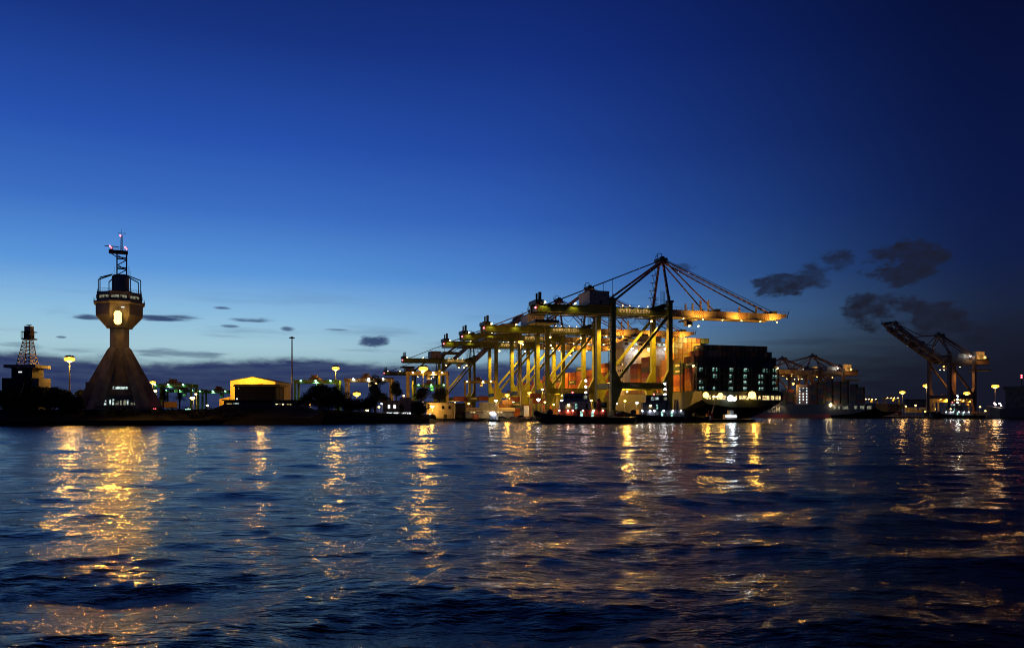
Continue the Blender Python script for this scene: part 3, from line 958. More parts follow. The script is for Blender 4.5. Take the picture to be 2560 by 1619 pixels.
for c in range(1, 9):
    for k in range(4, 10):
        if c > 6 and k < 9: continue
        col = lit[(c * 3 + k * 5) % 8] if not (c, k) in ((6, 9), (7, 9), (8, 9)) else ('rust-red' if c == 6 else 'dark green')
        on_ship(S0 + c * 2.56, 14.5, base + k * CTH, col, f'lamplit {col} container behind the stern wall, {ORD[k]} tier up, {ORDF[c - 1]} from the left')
for bi, (t, hts, cols) in enumerate([(26, 5, ['gold-orange', 'brown', 'rust-red', 'brown', 'brown']), (37, 7, ['brown', 'rust-red', 'brown', 'maroon', 'charcoal', 'brown', 'maroon']),
                                     (51, 6, ['brown', 'rust-red', 'brick-orange', 'brown', 'rust-red', 'maroon'])]):
    for k in range(hts): on_ship(S0, t, base + k * CTH, cols[k], f'{cols[k]} container, {ORD[k]} up in the {ORDF[bi + 3]} edge stack from the stern')
fw = ['rust-red', 'brick-orange', 'brown', 'dark green', 'brick-orange', 'gold-orange', 'maroon', 'rust-red', 'dark green', 'brick-orange']
for bi in range(16):
    t = 92 + bi * 13.4
    h = [7, 7, 6, 7, 6, 6, 6, 5, 6, 5, 5, 4, 5, 4, 3, 3][bi]
    for k in range(h):
        col = fw[(bi * 3 + k * k + bi * k) % 10]
        on_ship(S0, t, base + k * CTH, col, f'{col} container ahead of the bridge, {ORDF[bi]} stack forward, {ORD[k]} tier up', L=11.6, logo=(col == 'dark green'))

# unlit lashing posts along the ship's port side
for i, t in enumerate((-4.6, 8, 21)):
    m = MB().tube((3.4, t, DK), (3.4, t, DK + 15), .22, STEEL)
    z = 1.0
    while z < 15: m.box((3.0, t - .4, DK + z), (3.8, t + .4, DK + z + .08), STEEL); z += 2.8
    m.build('lashing_post', ship)

# ------------------------------------------------------------------ light masts
LM = 'sodium light masts around the port'


def high_mast(px, py, Y, label, lens=E_MAST, col=SOD, power=30000, size=1.0, base=GZ, lit=True, pole=.32, n=7, glare=True):
    p = at(px, py, Y)
    root = empty('light_mast', (p.x, p.y, base), random.uniform(0, 1), label, 'light mast', LM)
    H = p.z - base
    MB().tube((0, 0, 0), (0, 0, H + .2), pole, STEEL, pole * .55, 10).tube((0, 0, 0), (0, 0, .5), pole * 2, CONC_D, n=10).build('pole', root)
    R = .92 * size
    m = MB().torus((0, 0, H), R, .12 * size, DKSTEEL, 'z', 20, 6)
    for i in range(4):
        a = math.pi / 4 + i * math.pi / 2
        m.bar((0, 0, H + .1), (R * math.cos(a), R * math.sin(a), H), .1, DKSTEEL)
    m.tube((0, 0, H - .1), (0, 0, H + .7), .35 * size, DKSTEEL, n=10)
    m.build('lamp_ring', root)
    for i in range(n):
        a = 2 * math.pi * i / n
        h = MB().rings([(.56 * size, H - .02 * size), (.34 * size, H + .2 * size), (.15 * size, H + .45 * size)], DKSTEEL, 10, (R * math.cos(a), R * math.sin(a)))
        o = h.build('floodlight', root)
        if lit:
            ca, sa = R * math.cos(a), R * math.sin(a)
            MB().ball((ca, sa, H - .70 * size), .62 * size, E_FRINGE, 12, 7, .95).build('lens', o)
    if lit:
        o = MB().tube((0, 0, H - .2 * size), (0, 0, H + .3 * size), .5 * size, DKSTEEL, n=12).build('floodlight', root)
        MB().ball((0, 0, H - .80 * size), .92 * size, lens, 16, 9, .95).build('lens', o)
    if lit: lamp(root, (0, 0, H - 2.4 * size), power, col, .9 * size)
    return root


def small_lamp(px, py, Y, label, lens=E_SOD, col=SOD, power=4000, base=GZ, size=.6, wide=False):
    p = at(px, py, Y)
    root = empty('street_lamp', (p.x, p.y, base), 0, label, 'street lamp', 'street lamps along the shore')
    H = p.z - base
    MB().tube((0, 0, 0), (0, 0, H + .3), .12, STEEL, .07).bar((0, 0, H + .3), (0, -.5, H + .4), .08, STEEL).build('pole', root)
    h = MB().box((-size * .5, -.5 - size, H + .12), (size * .5, -.4, H + .45), DKSTEEL).build('lamp_head', root)
    MB().rings([(size * .3, H - size * .7), (size * .75, H - size * .2), (size * .6, H + .11)], lens, 10, (0, -.5 - size * .3)).build('lens', h)
    if power: lamp(root, (0, -.5 - size * .3, H - size * 1.0 - .2), power, col, .3, spot=None if wide else math.radians(165))
    return root


high_mast(174, 892, 300, 'blazing sodium light mast between the lattice tower and the control tower', power=60000, size=1.25, base=5)
high_mast(382, 952, 340, 'short sodium light mast at the right foot of the control tower', power=20000, size=.8)
high_mast(839, 916, 430, 'sodium light mast rising behind the large round tree', power=55000, size=1.35)
high_mast(892, 980, 400, 'low sodium light mast between the two dark trees', power=14000, size=1.3)
high_mast(1058, 916, 440, 'brightest sodium light mast, in front of the fifth crane', power=75000, size=1.75)
high_mast(1302, 851, 430, 'tall slim light mast between the third and fourth cranes', power=60000, size=1.05, pole=.45, n=5)
high_mast(730, 845, 330, 'very tall unlit light mast beside the ochre warehouse', lit=False, size=.9, pole=.42, base=3)
high_mast(1268, 984, 425, 'low sodium light mast beyond the pale containers', power=16000, size=.9, n=5)
high_mast(1324, 979, 440, 'low sodium light mast next to the second crane\'s landside leg', power=16000, size=.9, n=5)
high_mast(1523, 956, 405, 'sodium light mast at the near crane\'s landside leg', power=16000, size=.95, n=5)
high_mast(2256, 977, 800, 'sodium light mast above the small yard cranes across the basin', power=22800, size=1.9, col=(1, .5, .14))
high_mast(2316, 960, 760, 'sodium light mast left of the large rust brown crane', power=26600, size=2.1, col=(1, .5, .14))
high_mast(2417, 979, 700, 'sodium light mast between the legs of the large rust brown crane', power=26600, size=1.8, col=(1, .5, .14))
high_mast(2488, 961, 720, 'rightmost sodium light mast, beside the moored ship\'s bridge', power=26600, size=2.1, col=(1, .5, .14))
high_mast(1958, 977, 900, 'sodium light mast just right of the dark stern', power=19000, size=1.6, col=(1, .5, .14))
high_mast(2015, 966, 880, 'sodium light mast over the navy ship\'s deck house', power=15200, size=1.6, col=(1, .5, .14))
high_mast(2055, 966, 880, 'sodium light mast over the navy ship\'s dark containers', power=15200, size=1.5, col=(1, .5, .14))
small_lamp(483, 993, 380, 'yellow street lamp in front of the green yard cranes', power=9000, size=1.5)
small_lamp(491, 984, 380, 'thin yellow lamp post right of the yellow street lamp', E_WARM, WARM, 3000, size=.7)
small_lamp(472, 1021, 318, 'green-white street lamp near the palms', E_GREEN, GREENW, 3500, size=1.3)
small_lamp(500, 1046, 283, 'low white lamp on the sea wall beside the dark mound', E_WARM, (1, .8, .6), 1500, size=1.1, base=1.7)
small_lamp(941, 958, 450, 'small orange lamp on a post behind the tall thin tree', power=5000, size=1.4)
small_lamp(1081, 1014, 395, 'sodium street lamp by the pale two-storey house', wide=True, power=8000, size=1.4)
small_lamp(1240, 1000, 405, 'white-orange lamp beside the stacked cream containers', E_WARM, WARM, 5000, size=1.1)
small_lamp(1346, 997, 410, 'white lamp at the foot of the second crane', E_WHITE, WHITE, 4000, size=1.2)
small_lamp(1356, 972, 418, 'yellow lamp halfway up the second crane\'s landside leg', E_SOD, SOD, 7000, size=1.0)
small_lamp(390, 976, 335, 'yellow lamp post behind the round palm', E_WARM, WARM, 5000, size=.9)
small_lamp(955, 1008, 400, 'small white lamp left of the plaster house', E_WHITE, WHITE, 800, size=.6)
small_lamp(919, 1024, 340, 'small orange lamp low among the trees', E_SOD, SOD, 1500, size=.9, base=2)

# ------------------------------------------------------------------ harbour control tower
TY = 290.0
SC = TY / FPX
tz = lambda py: EYE + (HY - py) * SC
tower = empty('control_tower', ((299 - 1280) * SC, TY, 5.5), math.radians(26), 'tall concrete harbour control tower on splayed fins with a glowing lamp', 'control tower')
G0 = 5.5
tower.scale = (.895, .895, 1)
zz = lambda py: tz(py) - G0
oc = 1 / math.cos(math.pi / 8)
MB().rings([(3.9 * oc, 0), (3.55 * oc, zz(955)), (3.5 * oc, zz(819))], CONC, 8).build('shaft', tower)
for a in (16, 164, 232, 308):
    ca, sa = math.cos(math.radians(a)), math.sin(math.radians(a))
    th = 1.5
    nx, ny = -sa, ca
    def fp(r, z, off): return (r * ca + nx * off, r * sa + ny * off, z)
    out_, in_ = [(3.3, zz(868)), (4.2, zz(874)), (9.9, zz(940)), (16.9, 0)], [(11.6, 0), (7.4, zz(957)), (4.2, zz(912)), (3.3, zz(899))]
    pr = out_ + in_
    b = MB(); n = len(pr)
    vs = [fp(r, z, -th) for r, z in pr] + [fp(r, z, th) for r, z in pr]
    b.add(vs, [tuple(range(n - 1, -1, -1)), tuple(range(n, 2 * n))] + [(i, (i + 1) % n, n + (i + 1) % n, n + i) for i in range(n)], CONC)
    b.build('buttress', tower)
m = MB().rings([(4.7 * oc, zz(821)), (5.0 * oc, zz(817)), (8.5 * oc, zz(791)), (8.55 * oc, zz(764))], CONC, 8)
m.rings([(8.7 * oc, zz(764)), (9.3 * oc, zz(761)), (9.3 * oc, zz(757.5))], CONC, 8)
m.rings([(8.0 * oc, zz(757.5)), (8.0 * oc, zz(751))], CONC, 8)
m.rings([(8.15 * oc, zz(742)), (8.15 * oc, zz(734.5))], CONC, 8)
pod = m.build('observation_pod', tower)
m = MB().rings([(7.75 * oc, zz(751)), (7.75 * oc, zz(742))], GLASS_D, 8)
m.build('window_band', pod)
m = MB()
for i in range(8):
    t = 2 * math.pi * (i + .5) / 8
    m.box((8.0 * oc * math.cos(t) - .35, 8.0 * oc * math.sin(t) - .35, zz(751)), (8.0 * oc * math.cos(t) + .35, 8.0 * oc * math.sin(t) + .35, zz(742)), CONC)
m.build('mullion', pod)
for x0, x1 in ((-2.9, -2.0), (-1.8, -.2), (.1, 2.6)): MB().box((x0, -7.86, zz(750)), (x1, -7.8, zz(743.2)), W_DIM).build('lit_window', pod)
R45 = Matrix.Rotation(math.radians(45), 4, 'Z')
for sgn in (-1, 1):
    for x0, x1 in ((-2.4, -1.2), (-.8, 2.2)):
        o = MB().box((x0, -7.86, zz(750)), (x1, -7.8, zz(743.4)), W_DIM).build('lit_window', pod)
        o.rotation_euler = (0, 0, sgn * math.radians(45))
MB().box((.6, -8.72, zz(774)), (1.7, -8.6, zz(772.5)), W_BRIGHT).build('lit_window', pod)
m = MB()
for i in range(8):
    t0, t1 = 2 * math.pi * (i + .5) / 8, 2 * math.pi * (i + 1.5) / 8
    for R, z0, hh in ((9.2 * oc, zz(757.5), 1.1), (8.0 * oc, zz(734.5), 1.1)):
        for f in (.5, 1.0):
            m.bar((R * math.cos(t0), R * math.sin(t0), z0 + hh * f), (R * math.cos(t1), R * math.sin(t1), z0 + hh * f), .07, DKSTEEL)
        for j in range(5):
            q = j / 5
            x, y = R * (math.cos(t0) * (1 - q) + math.cos(t1) * q), R * (math.sin(t0) * (1 - q) + math.sin(t1) * q)
            m.bar((x, y, z0), (x, y, z0 + hh), .06, DKSTEEL)
m.build('railing', pod)
# drum and eight bent frames on the roof
MB().rings([(3.25, zz(734.5)), (3.25, zz(692)), (2.7, zz(688))], CONC, 16, (.35, 0)).rings([(4.4, zz(734.5)), (4.4, zz(728))], CONC, 8, (.35, 0)).build('roof_drum', tower)
for i in range(8):
    t = 2 * math.pi * (i + .5) / 8 + .12
    x, y = 8.0 * math.cos(t), 8.0 * math.sin(t)
    MB().bar((x, y, zz(734.5)), (x, y, zz(700)), .34, DKSTEEL).bar((x, y, zz(700)), (3.0 * math.cos(t), 3.0 * math.sin(t), zz(688)), .36, DKSTEEL).build('roof_frame', tower)
# stair lattice, radar platform and mast
m = MB(); lx, hw = .8, 1.75
for x in (lx - hw, lx + hw):
    for y in (-hw, hw): m.bar((x, y, zz(690)), (x, y, zz(633)), .50, DKSTEEL)
for z in (zz(688), zz(670), zz(645)):
    for y in (-hw, hw): m.bar((lx - hw, y, z), (lx + hw, y, z), .38, DKSTEEL)
    for x in (lx - hw, lx + hw): m.bar((x, -hw, z), (x, hw, z), .38, DKSTEEL)
lev = [zz(688), zz(676), zz(664), zz(652), zz(640)]
for k, (z0, z1) in enumerate(zip(lev, lev[1:])):
    m.bar((lx - hw + .3, -hw, z0), (lx + hw - .3, -hw, z1), .30, DKSTEEL) if k % 2 == 0 else m.bar((lx + hw - .3, -hw, z0), (lx - hw + .3, -hw, z1), .30, DKSTEEL)
m.build('stair_lattice', tower)
m = MB().box((-3.9, -2.4, zz(633)), (lx + hw + .5, 2.4, zz(628)), DKSTEEL)
m.bar((-3.7, 0, zz(632)), (lx - hw, 0, zz(643)), .3, DKSTEEL)
for x in np.linspace(-3.8, lx + hw + .4, 9):
    m.bar((x, -2.35, zz(628)), (x, -2.35, zz(620)), .07, DKSTEEL)
m.bar((-3.8, -2.35, zz(620)), (lx + hw + .4, -2.35, zz(620)), .08, DKSTEEL)
m.bar((-3.8, -2.35, zz(624)), (lx + hw + .4, -2.35, zz(624)), .06, DKSTEEL)
m.build('radar_platform', tower)
MB().tube((-2.9, 0, zz(628)), (-2.9, 0, zz(619)), .45, DKSTEEL).box((-5.4, -.25, zz(618)), (-.6, .25, zz(616.4)), DKSTEEL).build('radar_scanner', tower)
m = MB(); mx = .75
for dx, dy in ((-.42, -.42), (.42, -.42), (0, .5)): m.bar((mx + dx, dy, zz(628)), (mx + dx * .6, dy * .6, zz(588)), .15, DKSTEEL)
for k in range(10):
    z = zz(628) + k * .6
    m.bar((mx - .42, -.42, z), (mx + .42, -.42, z + .6), .07, DKSTEEL); m.bar((mx - .42, -.42, z), (mx + .42, -.42, z), .07, DKSTEEL)
m.bar((mx, 0, zz(588)), (mx, 0, zz(572)), .10, DKSTEEL); m.bar((mx - 1.3, 0, zz(582.5)), (mx + 1.4, 0, zz(582.5)), .11, DKSTEEL)
for x in (-1.3, -.6, .6, 1.4): m.bar((mx + x, 0, zz(585)), (mx + x, 0, zz(580)), .08, DKSTEEL)
for x, h0, h1 in ((-1.9, 688, 668), (-2.7, 690, 680), (3.5, 690, 668), (4.0, 690, 676), (3.2, 690, 664)): m.bar((x, -1, zz(h0)), (x, -1, zz(h1)), .07, DKSTEEL)
m.build('antenna_mast', tower)
for x, y, py in ((mx - .5, -.5, 590), (-3.5, -.6, 618.5), (-3.0, -.7, 622), (2.0, -1.2, 619), (2.5, -1.4, 623)):
    MB().rings([(.1, -.22), (.30, 0), (.30, .2), (.1, .4)], E_RED, 8).build('aviation_light', tower, (x, y, zz(py)))
lamp(tower, (mx - .5, -1.2, zz(590)), 250, RED, .2); 
# the big lamp on the face of the pod
for py, sz in ((796, 2.35), (803, 2.2), (810, 2.35)):
    y = -9.6
    flood(tower, (-.6, y, zz(py)), E_SOD, 220000 if py == 803 else 0, SOD, sz, name='floodlight', down=1.7, r=.7, dirv=(0, -.95, -.3), spot=math.radians(150), rot=(math.radians(-80), 0, 0))
lamp(tower, (-.6, -15, zz(806)), 3600, SOD, .5)  # added light without a fixture, brightens the shaft and fins
lamp(tower, (-.6, -12.2, zz(803)), 1100, SOD, .4)  # added light without a fixture, a glow on the pod round its lamp
# podium
m = MB().box((-13.2, -6.5, 0), (8.6, 7, zz(985)), CONC)
m.box((-12.0, -5.6, zz(985)), (5.0, 6, zz(957)), CONC)
m.box((-10.4, -7.2, zz(990)), (9.2, -6.5, zz(986)), CONC)
pd = m.build('podium', tower)
rnd = random.Random(3)
for x in (-7.0, -5.6, -3.6, -2.6, -1.4, .2, 1.4, 2.6, 4.0, 5.2):
    MB().box((x, -6.58, zz(1012)), (x + rnd.uniform(.5, 1.1), -6.52, zz(1012) + rnd.uniform(.8, 2.0)), W_COOL if rnd.random() < .6 else W_DIM).build('lit_window', pd)
MB().box((-2.4, -5.68, zz(973)), (2.8, -5.62, zz(967)), W_COOL).build('lit_window', pd)
m = MB()
for x in (-8.2, -6.1, 4.0, 6.0): m.box((x, -6.6, zz(982)), (x + 1.5, -6.53, zz(969)), GLASS_D)
m.build('dark_window', pd)

# ------------------------------------------------------------------ lattice signal tower on its building
sgx = (76 - 1280) * SC
sig = empty('signal_station', (sgx, TY - 2, 5.5), 0, 'flat-roofed signal building carrying a lattice mast with radar box', 'signal station')
u = lambda px: (px - 76) * SC
m = MB().box((u(50), -3, zz(946)), (u(101), 4, zz(921)), DKWALL)
m.box((u(31), -4, 0), (u(103), 5, zz(946)), DKWALL)
m.box((u(102.6), -3.4, 0), (u(119), 4, zz(946)), CONC)
m.build('wall', sig)
MB().box((u(37), -4.5, zz(921)), (u(115), 5, zz(913.5)), CONC).build('roof', sig)
MB().box((u(68), -3.1, zz(932.5)), (u(76), -3.02, zz(930)), W_BRIGHT).build('lit_window', sig)
m = MB()
for py in (933, 942): m.box((u(93), -3.1, zz(py)), (u(99), -3.02, zz(py - 6)), GLASS_D)
m.box((u(106), -3.5, zz(968)), (u(116), -3.42, zz(954)), GLASS_D)
m.build('dark_window', sig)
m = MB()
bx, tx = (u(60), u(94)), (u(71.5), u(86))
zb, zt = zz(913), zz(849)
def leg_at(f, i, j):
    x = bx[i] + (tx[i] - bx[i]) * f; hw_ = 2.4 + (1.05 - 2.4) * f
    return Vector((x, (-hw_, hw_)[j], zb + (zt - zb) * f))
for i in (0, 1):
    for j in (0, 1): m.bar(leg_at(0, i, j), leg_at(1, i, j), .22, RUST)
N = 7
for k in range(N):
    f0, f1 = k / N, (k + 1) / N
    for a, b2 in (((0, 0), (1, 0)), ((0, 1), (1, 1)), ((0, 0), (0, 1)), ((1, 0), (1, 1))):
        m.bar(leg_at(f1, *a), leg_at(f1, *b2), .13, RUST)
        m.bar(leg_at(f0, *a), leg_at(f1, *b2), .10, RUST); m.bar(leg_at(f0, *b2), leg_at(f1, *a), .10, RUST)
m.build('lattice_mast', sig)
m = MB().box((u(69), -1.9, zz(850)), (u(94), 1.9, zz(847)), DKSTEEL).box((u(73), -1.3, zz(847)), (u(89), 1.3, zz(831)), DKWALL)
for x in np.linspace(u(69), u(94), 7): m.bar((x, -1.85, zz(847)), (x, -1.85, zz(831)), .14, DKSTEEL)
m.box((u(69), -1.9, zz(832)), (u(94), 1.9, zz(830)), DKSTEEL)
m.build('gallery', sig)
MB().box((u(73.5), -1.1, zz(830)), (u(88.5), 1.1, zz(817)), PLASTER).build('radar_box', sig)
MB().tube((u(81), 0, zz(817)), (u(81), 0, zz(814)), .2, DKSTEEL).box((u(75), -.15, zz(814.5)), (u(87), .15, zz(813)), DKSTEEL).build('radar_scanner', sig)
# striped leaning pole on the bank
p0, p1 = at(47, 996, 276), at(60, 958, 279)
m = MB()
for k in range(8): m.tube(p0.lerp(p1, k / 8), p0.lerp(p1, (k + 1) / 8), .16, PLASTER if k % 2 else DKSTEEL, n=8)
tag(m.build('striped_pole'), 'leaning black and white banded pole on the dark bank below the signal building', 'pole')

# ------------------------------------------------------------------ yard cranes
YG = 'rubber tyred yard cranes of the terminal'


def yard_crane(pl, pr, pt, Y, label, paint, lens, lamps, col, power, beam=1.9, text=None, low=None, lpx=None):
    a, b_ = at(pl, pt, Y), at(pr, pt, Y)
    root = empty('yard_crane', (a.x, Y, GZ), 0, label, 'yard crane', YG)
    Wd, H = b_.x - a.x, a.z - GZ
    for x in (0, Wd):
        m = MB()
        for y in (0, 7): m.box((x - .5, y - .5, 1.2), (x + .5, y + .5, H - beam), paint)
        m.box((x - .45, .5, 1.3), (x + .45, 6.5, 2.2), paint)
        m.build('leg', root)
        m = MB()
        for y in (-.4, 1.2, 5.8, 7.4): m.tube((x - .35, y, .65), (x + .35, y, .65), .64, RUBBER, n=12)
        m.build('wheel', root)
    m = MB()
    for y in (0, 7): m.box((-.8, y - .55, H - beam), (Wd + .8, y + .55, H), paint)
    m.bar((-.8, -.6, H + 1.1), (Wd + .8, -.6, H + 1.1), .08, DKSTEEL)
    k = -.8
    while k < Wd: m.bar((k, -.6, H), (k, -.6, H + 1.1), .07, DKSTEEL); k += 2
    bm = m.build('beam', root)
    if text: text_mesh('lettering', text, min(1.7, beam * .85), PATCH, bm, Matrix.Translation((Wd / 2, -.6, H - beam / 2)) @ FACE_FRONT)
    tx = Wd * .45
    m = MB().box((tx - 2.5, -.4, H), (tx + 2.5, 7.4, H + 1.1), RUST).box((tx - 1.5, 1, H + 1.1), (tx + 1.0, 5, H + 2.6), RUST).bar((tx - 2, 2, H + 1.1), (tx - 2, 2, H + 3.4), .2, RUST)
    m.box((tx + 1, .8, H - beam - 2.6), (tx + 3, 3, H - beam - .3), paint)
    m.build('trolley', root)
    for i, px in enumerate(lamps):
        x = (px - 1280) / FPX * Y - a.x
        flood(root, (x, -1.5, H - beam * .35), lens, power * 2.6 if i == len(lamps) // 2 else 0, col, .95, down=.5, r=.25, dirv=(0, .3, -1), spot=math.radians(165))
    return root


yard_crane(388, 478, 959, 420, 'green yard crane right beside the control tower, three greenish lamps', RTG_GREEN, E_GREEN, (391, 424, 461), GREENW, 2500, text='EVERGREEN')
yard_crane(408, 506, 973, 560, 'green yard crane seen under the beam of the leftmost yard crane', RTG_GREEN, E_GREEN, (418, 451, 483), GREENW, 2500)
yard_crane(496, 604, 975, 520, 'green yard crane half hidden by the ochre warehouse', RTG_GREEN, E_GREEN, (502, 534, 565), GREENW, 2500, text='EVERGREEN')
yard_crane(738, 843, 949, 430, 'bright green yard crane above the large round tree', RTG_GREEN, E_GREEN, (754, 791, 828), GREENW, 5000, text='EVERGREEN')
yard_crane(865, 976, 945, 425, 'dark yard crane with white lamps above the tall thin tree', RTG_BROWN, E_WHITE, (885, 923, 959), WHITE, 2500, text='EVERGREEN')
yard_crane(1018, 1117, 928, 470, 'ochre yard crane with four dazzling lamps under the brightest light mast', RTG_BROWN, E_WARM, (1033, 1057, 1084, 1106), WARM, 7000, 2.2)
yard_crane(1036, 1116, 960, 520, 'green yard crane under the four dazzling lamps', RTG_GREEN, E_GREEN, (1047, 1079, 1110), GREENW, 4000, 1.7)
yard_crane(1162, 1238, 951, 570, 'ochre yard crane with lamps standing free before the purple sky', RTG_BROWN, E_WARM, (1168, 1208, 1227), WARM, 4000, 1.7, text='EVERGREEN')
yard_crane(2160, 2194, 996, 900, 'small lamplit yard crane left of its twin across the basin', RTG_BROWN, E_WARM, (2163, 2171, 2179, 2188), SOD, 6000, 1.6)
yard_crane(2214, 2248, 993, 900, 'small lamplit yard crane right of its twin across the basin', RTG_BROWN, E_WARM, (2217, 2226, 2234, 2243), SOD, 6000, 1.6)
yard_crane(2346, 2384, 993, 760, 'cream lit yard crane framed by the large rust brown crane\'s left legs', YELLOW, E_SOD, (2350, 2365), SOD, 9000, 4.5)
yard_crane(2400, 2434, 999, 760, 'cream lit yard crane framed by the large rust brown crane\'s right legs', YELLOW, E_SOD, (2406, 2425), SOD, 9000, 2.5)

# ------------------------------------------------------------------ buildings on the left bank


def bld(name, label, px0, px1, y_top, y_bot, Y, depth, m, cat='building'):
    a, c = at(px0, y_top, Y), at(px1, y_bot, Y)
    root = empty(name, (a.x, Y, c.z), 0, label, cat)
    MB().box((0, 0, -2), (c.x - a.x, depth, a.z - c.z), m).build('wall', root)
    return root, c.x - a.x, a.z - c.z


# ochre gabled warehouse
YW = 345.0; k = YW / FPX
x0 = (576 - 1280) * k; z_ = lambda py: EYE + (HY - py) * k - GZ
wh = empty('warehouse', (x0, YW, GZ), 0, 'ochre gabled warehouse glowing in lamplight behind a dark front block', 'warehouse')
uw = lambda px: (px - 576) * k
MB().prism([(0, 0, 0), (uw(688), 0, 0), (uw(688), 0, z_(954)), (uw(631), 0, z_(942)), (0, 0, z_(952))], (0, 24, 0), YELLOW).build('wall', wh)
m = MB()
for q0, q1, p0_, p1_ in ((0, uw(631), z_(952), z_(942)), (uw(631), uw(688), z_(942), z_(954))):
    m.prism([(q0, -.15, p0_), (q1, -.15, p1_), (q1, -.15, p1_ + .25), (q0, -.15, p0_ + .25)], (0, 24.3, 0), DKWALL)
m.build('roof', wh)
MB().prism([(uw(544), 2, 0), (-.05, 2, 0), (-.05, 2, z_(990)), (uw(544), 2, z_(997))], (0, 14, 0), YELLOW).build('side_wing', wh)
lamp(wh, (uw(620), -14, z_(936)), 150000, SOD, .6, spot=math.radians(150), rot=(math.radians(80), 0, 0))  # added spot without a fixture, aimed at the gable to brighten it
fb = empty('front_block', (x0, YW - 16, GZ), 0, 'dark block with a bright ochre canopy edge in front of the ochre warehouse', 'building')
k2 = (YW - 16) / FPX; uf = lambda px: (px - 1280) * k2 - x0; zf = lambda py: EYE + (HY - py) * k2 - GZ
MB().box((uf(587), 0, 0), (uf(689), 12, zf(966)), DKWALL).build('wall', fb)
MB().box((uf(586), -1.2, zf(966)), (uf(702), 12.5, zf(960.5)), YELLOW).build('canopy', fb)
m = MB()
for px in (692, 700): m.bar((uf(px), 0, 0), (uf(px), 0, zf(966)), .2, DKSTEEL)
for py in (985, 989, 1000): m.bar((uf(689), 0, zf(py)), (uf(701), 0, zf(py)), .12, DKSTEEL)
m.build('balcony_frame', fb)
MB().box((uf(596), -.06, zf(972)), (uf(597.5), -.02, zf(969)), W_DIM).box((uf(591), -.06, zf(998)), (uf(594), -.02, zf(995)), W_BRIGHT).build('lit_window', fb)
lamp(fb, (uf(640), 6, zf(948)), 12000, SOD, .6, name='canopy_fill_light')  # added light without a fixture, brightens canopy and warehouse front
MB().box((uf(634), 5.6, zf(960.5)), (uf(646), 6.4, zf(957.5)), YELLOW).build('roof_vent', fb)
low = empty('low_shed', ((560 - 1280) * .154, 308, GZ), 0, 'long low dark shed with a lit strip window below the warehouse', 'shed')
ul = lambda px: (px - 560) * .154; zl = lambda py: EYE + (HY - py) * .154 - GZ
MB().box((0, 0, 0), (ul(741), 8, zl(1001)), DKWALL).build('wall', low)
MB().box((-.6, -.8, zl(1001)), (ul(742), 8.6, zl(999)), DKSTEEL).build('roof', low)
MB().box((ul(567), -.07, zl(1012)), (ul(580), -.02, zl(1008)), W_WARM).box((ul(583), -.07, zl(1013)), (ul(597), -.02, zl(1007)), W_COOL).build('lit_window', low)
for i, px in enumerate((690, 698, 706, 718, 725)): MB().box((ul(px), -.07, zl(1013)), (ul(px + 3), -.02, zl(1009.5)), E_WARM if i in (0, 2) else W_WARM).build('lit_window', low)
# dark grassy mound in front of the shed
b = MB(); secs = []
for px, py in ((512, 1045), (524, 1026), (545, 1016), (562, 1009), (600, 1009), (680, 1010), (745, 1012), (770, 1022), (800, 1030)):
    p = at(px, py, 294)
    secs.append([(p.x, 276.5, -1), (p.x, 280, min(p.z, 2.5)), (p.x, 286, (p.z + 2) / 2), (p.x, 294, p.z), (p.x, 304, p.z), (p.x, 308, 0)])
b.loft(secs, EARTH, close=True)
struct(b.build('mound'))

# plaster house with a white lit bay
ph = empty('plaster_house', (at(957, 0, 352).x, 352, GZ), 0, 'pale two-storey house with a blue-white lit open bay at ground level', 'house')
kp = .176; up = lambda px: (px - 957) * kp; zp = lambda py: EYE + (HY - py) * kp - GZ
MB().box((0, 0, 0), (up(1055), 10, zp(1001)), PLASTER).box((up(998), 1, zp(1001)), (up(1027), 8, zp(993)), PLASTER).build('wall', ph)
for px in (970, 984): MB().box((up(px), -.07, zp(1020)), (up(px + 5), -.02, zp(1012)), W_BRIGHT).build('lit_window', ph)
m = MB().box((up(967), -.08, zp(1044)), (up(1026), -.02, zp(1030.5)), W_BRIGHT)
for px in (981, 994, 1009, 1019): m.box((up(px), -.2, zp(1045)), (up(px) + .5, -.09, zp(1029)), CONC)
m.box((up(976), -.25, zp(1046)), (up(982), -.1, zp(1034)), DKWALL).box((up(1001), -.25, zp(1046)), (up(1008), -.1, zp(1038)), DKWALL).box((up(1014), -.25, zp(1041)), (up(1018), -.1, zp(1031)), TUG_RED)
m.build('open_bay', ph)
MB().box((up(965), -1.6, zp(1029.6)), (up(1028), 0, zp(1028.6)), CONC).build('canopy', ph)
lamp(ph, (up(995), -1.2, zp(1037)), 700, WHITE, .4)
h2 = empty('plaster_house', (at(1066, 0, 398).x, 398, GZ), 0, 'lower pale flat-roofed house with two dark windows beside the sodium street lamp', 'house')
kq = .199; uq = lambda px: (px - 1066) * kq; zq = lambda py: EYE + (HY - py) * kq - GZ
MB().box((0, 0, 0), (uq(1135), 9, zq(1007)), PLASTER).build('wall', h2)
MB().box((-.15, -.15, zq(1007)), (uq(1135) + .15, 9.1, zq(1005.6)), CONC).build('roof', h2)
for px in (1105, 1121): MB().box((uq(px), -.07, zq(1022)), (uq(px + 6), -.02, zq(1014)), GLASS_D).build('window', h2)
MB().box((uq(1109), -.07, zq(1046)), (uq(1118), -.02, zq(1035)), DKWALL).build('door', h2)
MB().box((uq(1073), -.07, zq(1041)), (uq(1077), -.02, zq(1034)), W_BRIGHT).build('lit_window', h2)
lamp(h2, (uq(1080), -3.5, zq(1020)), 900, SOD, .3)
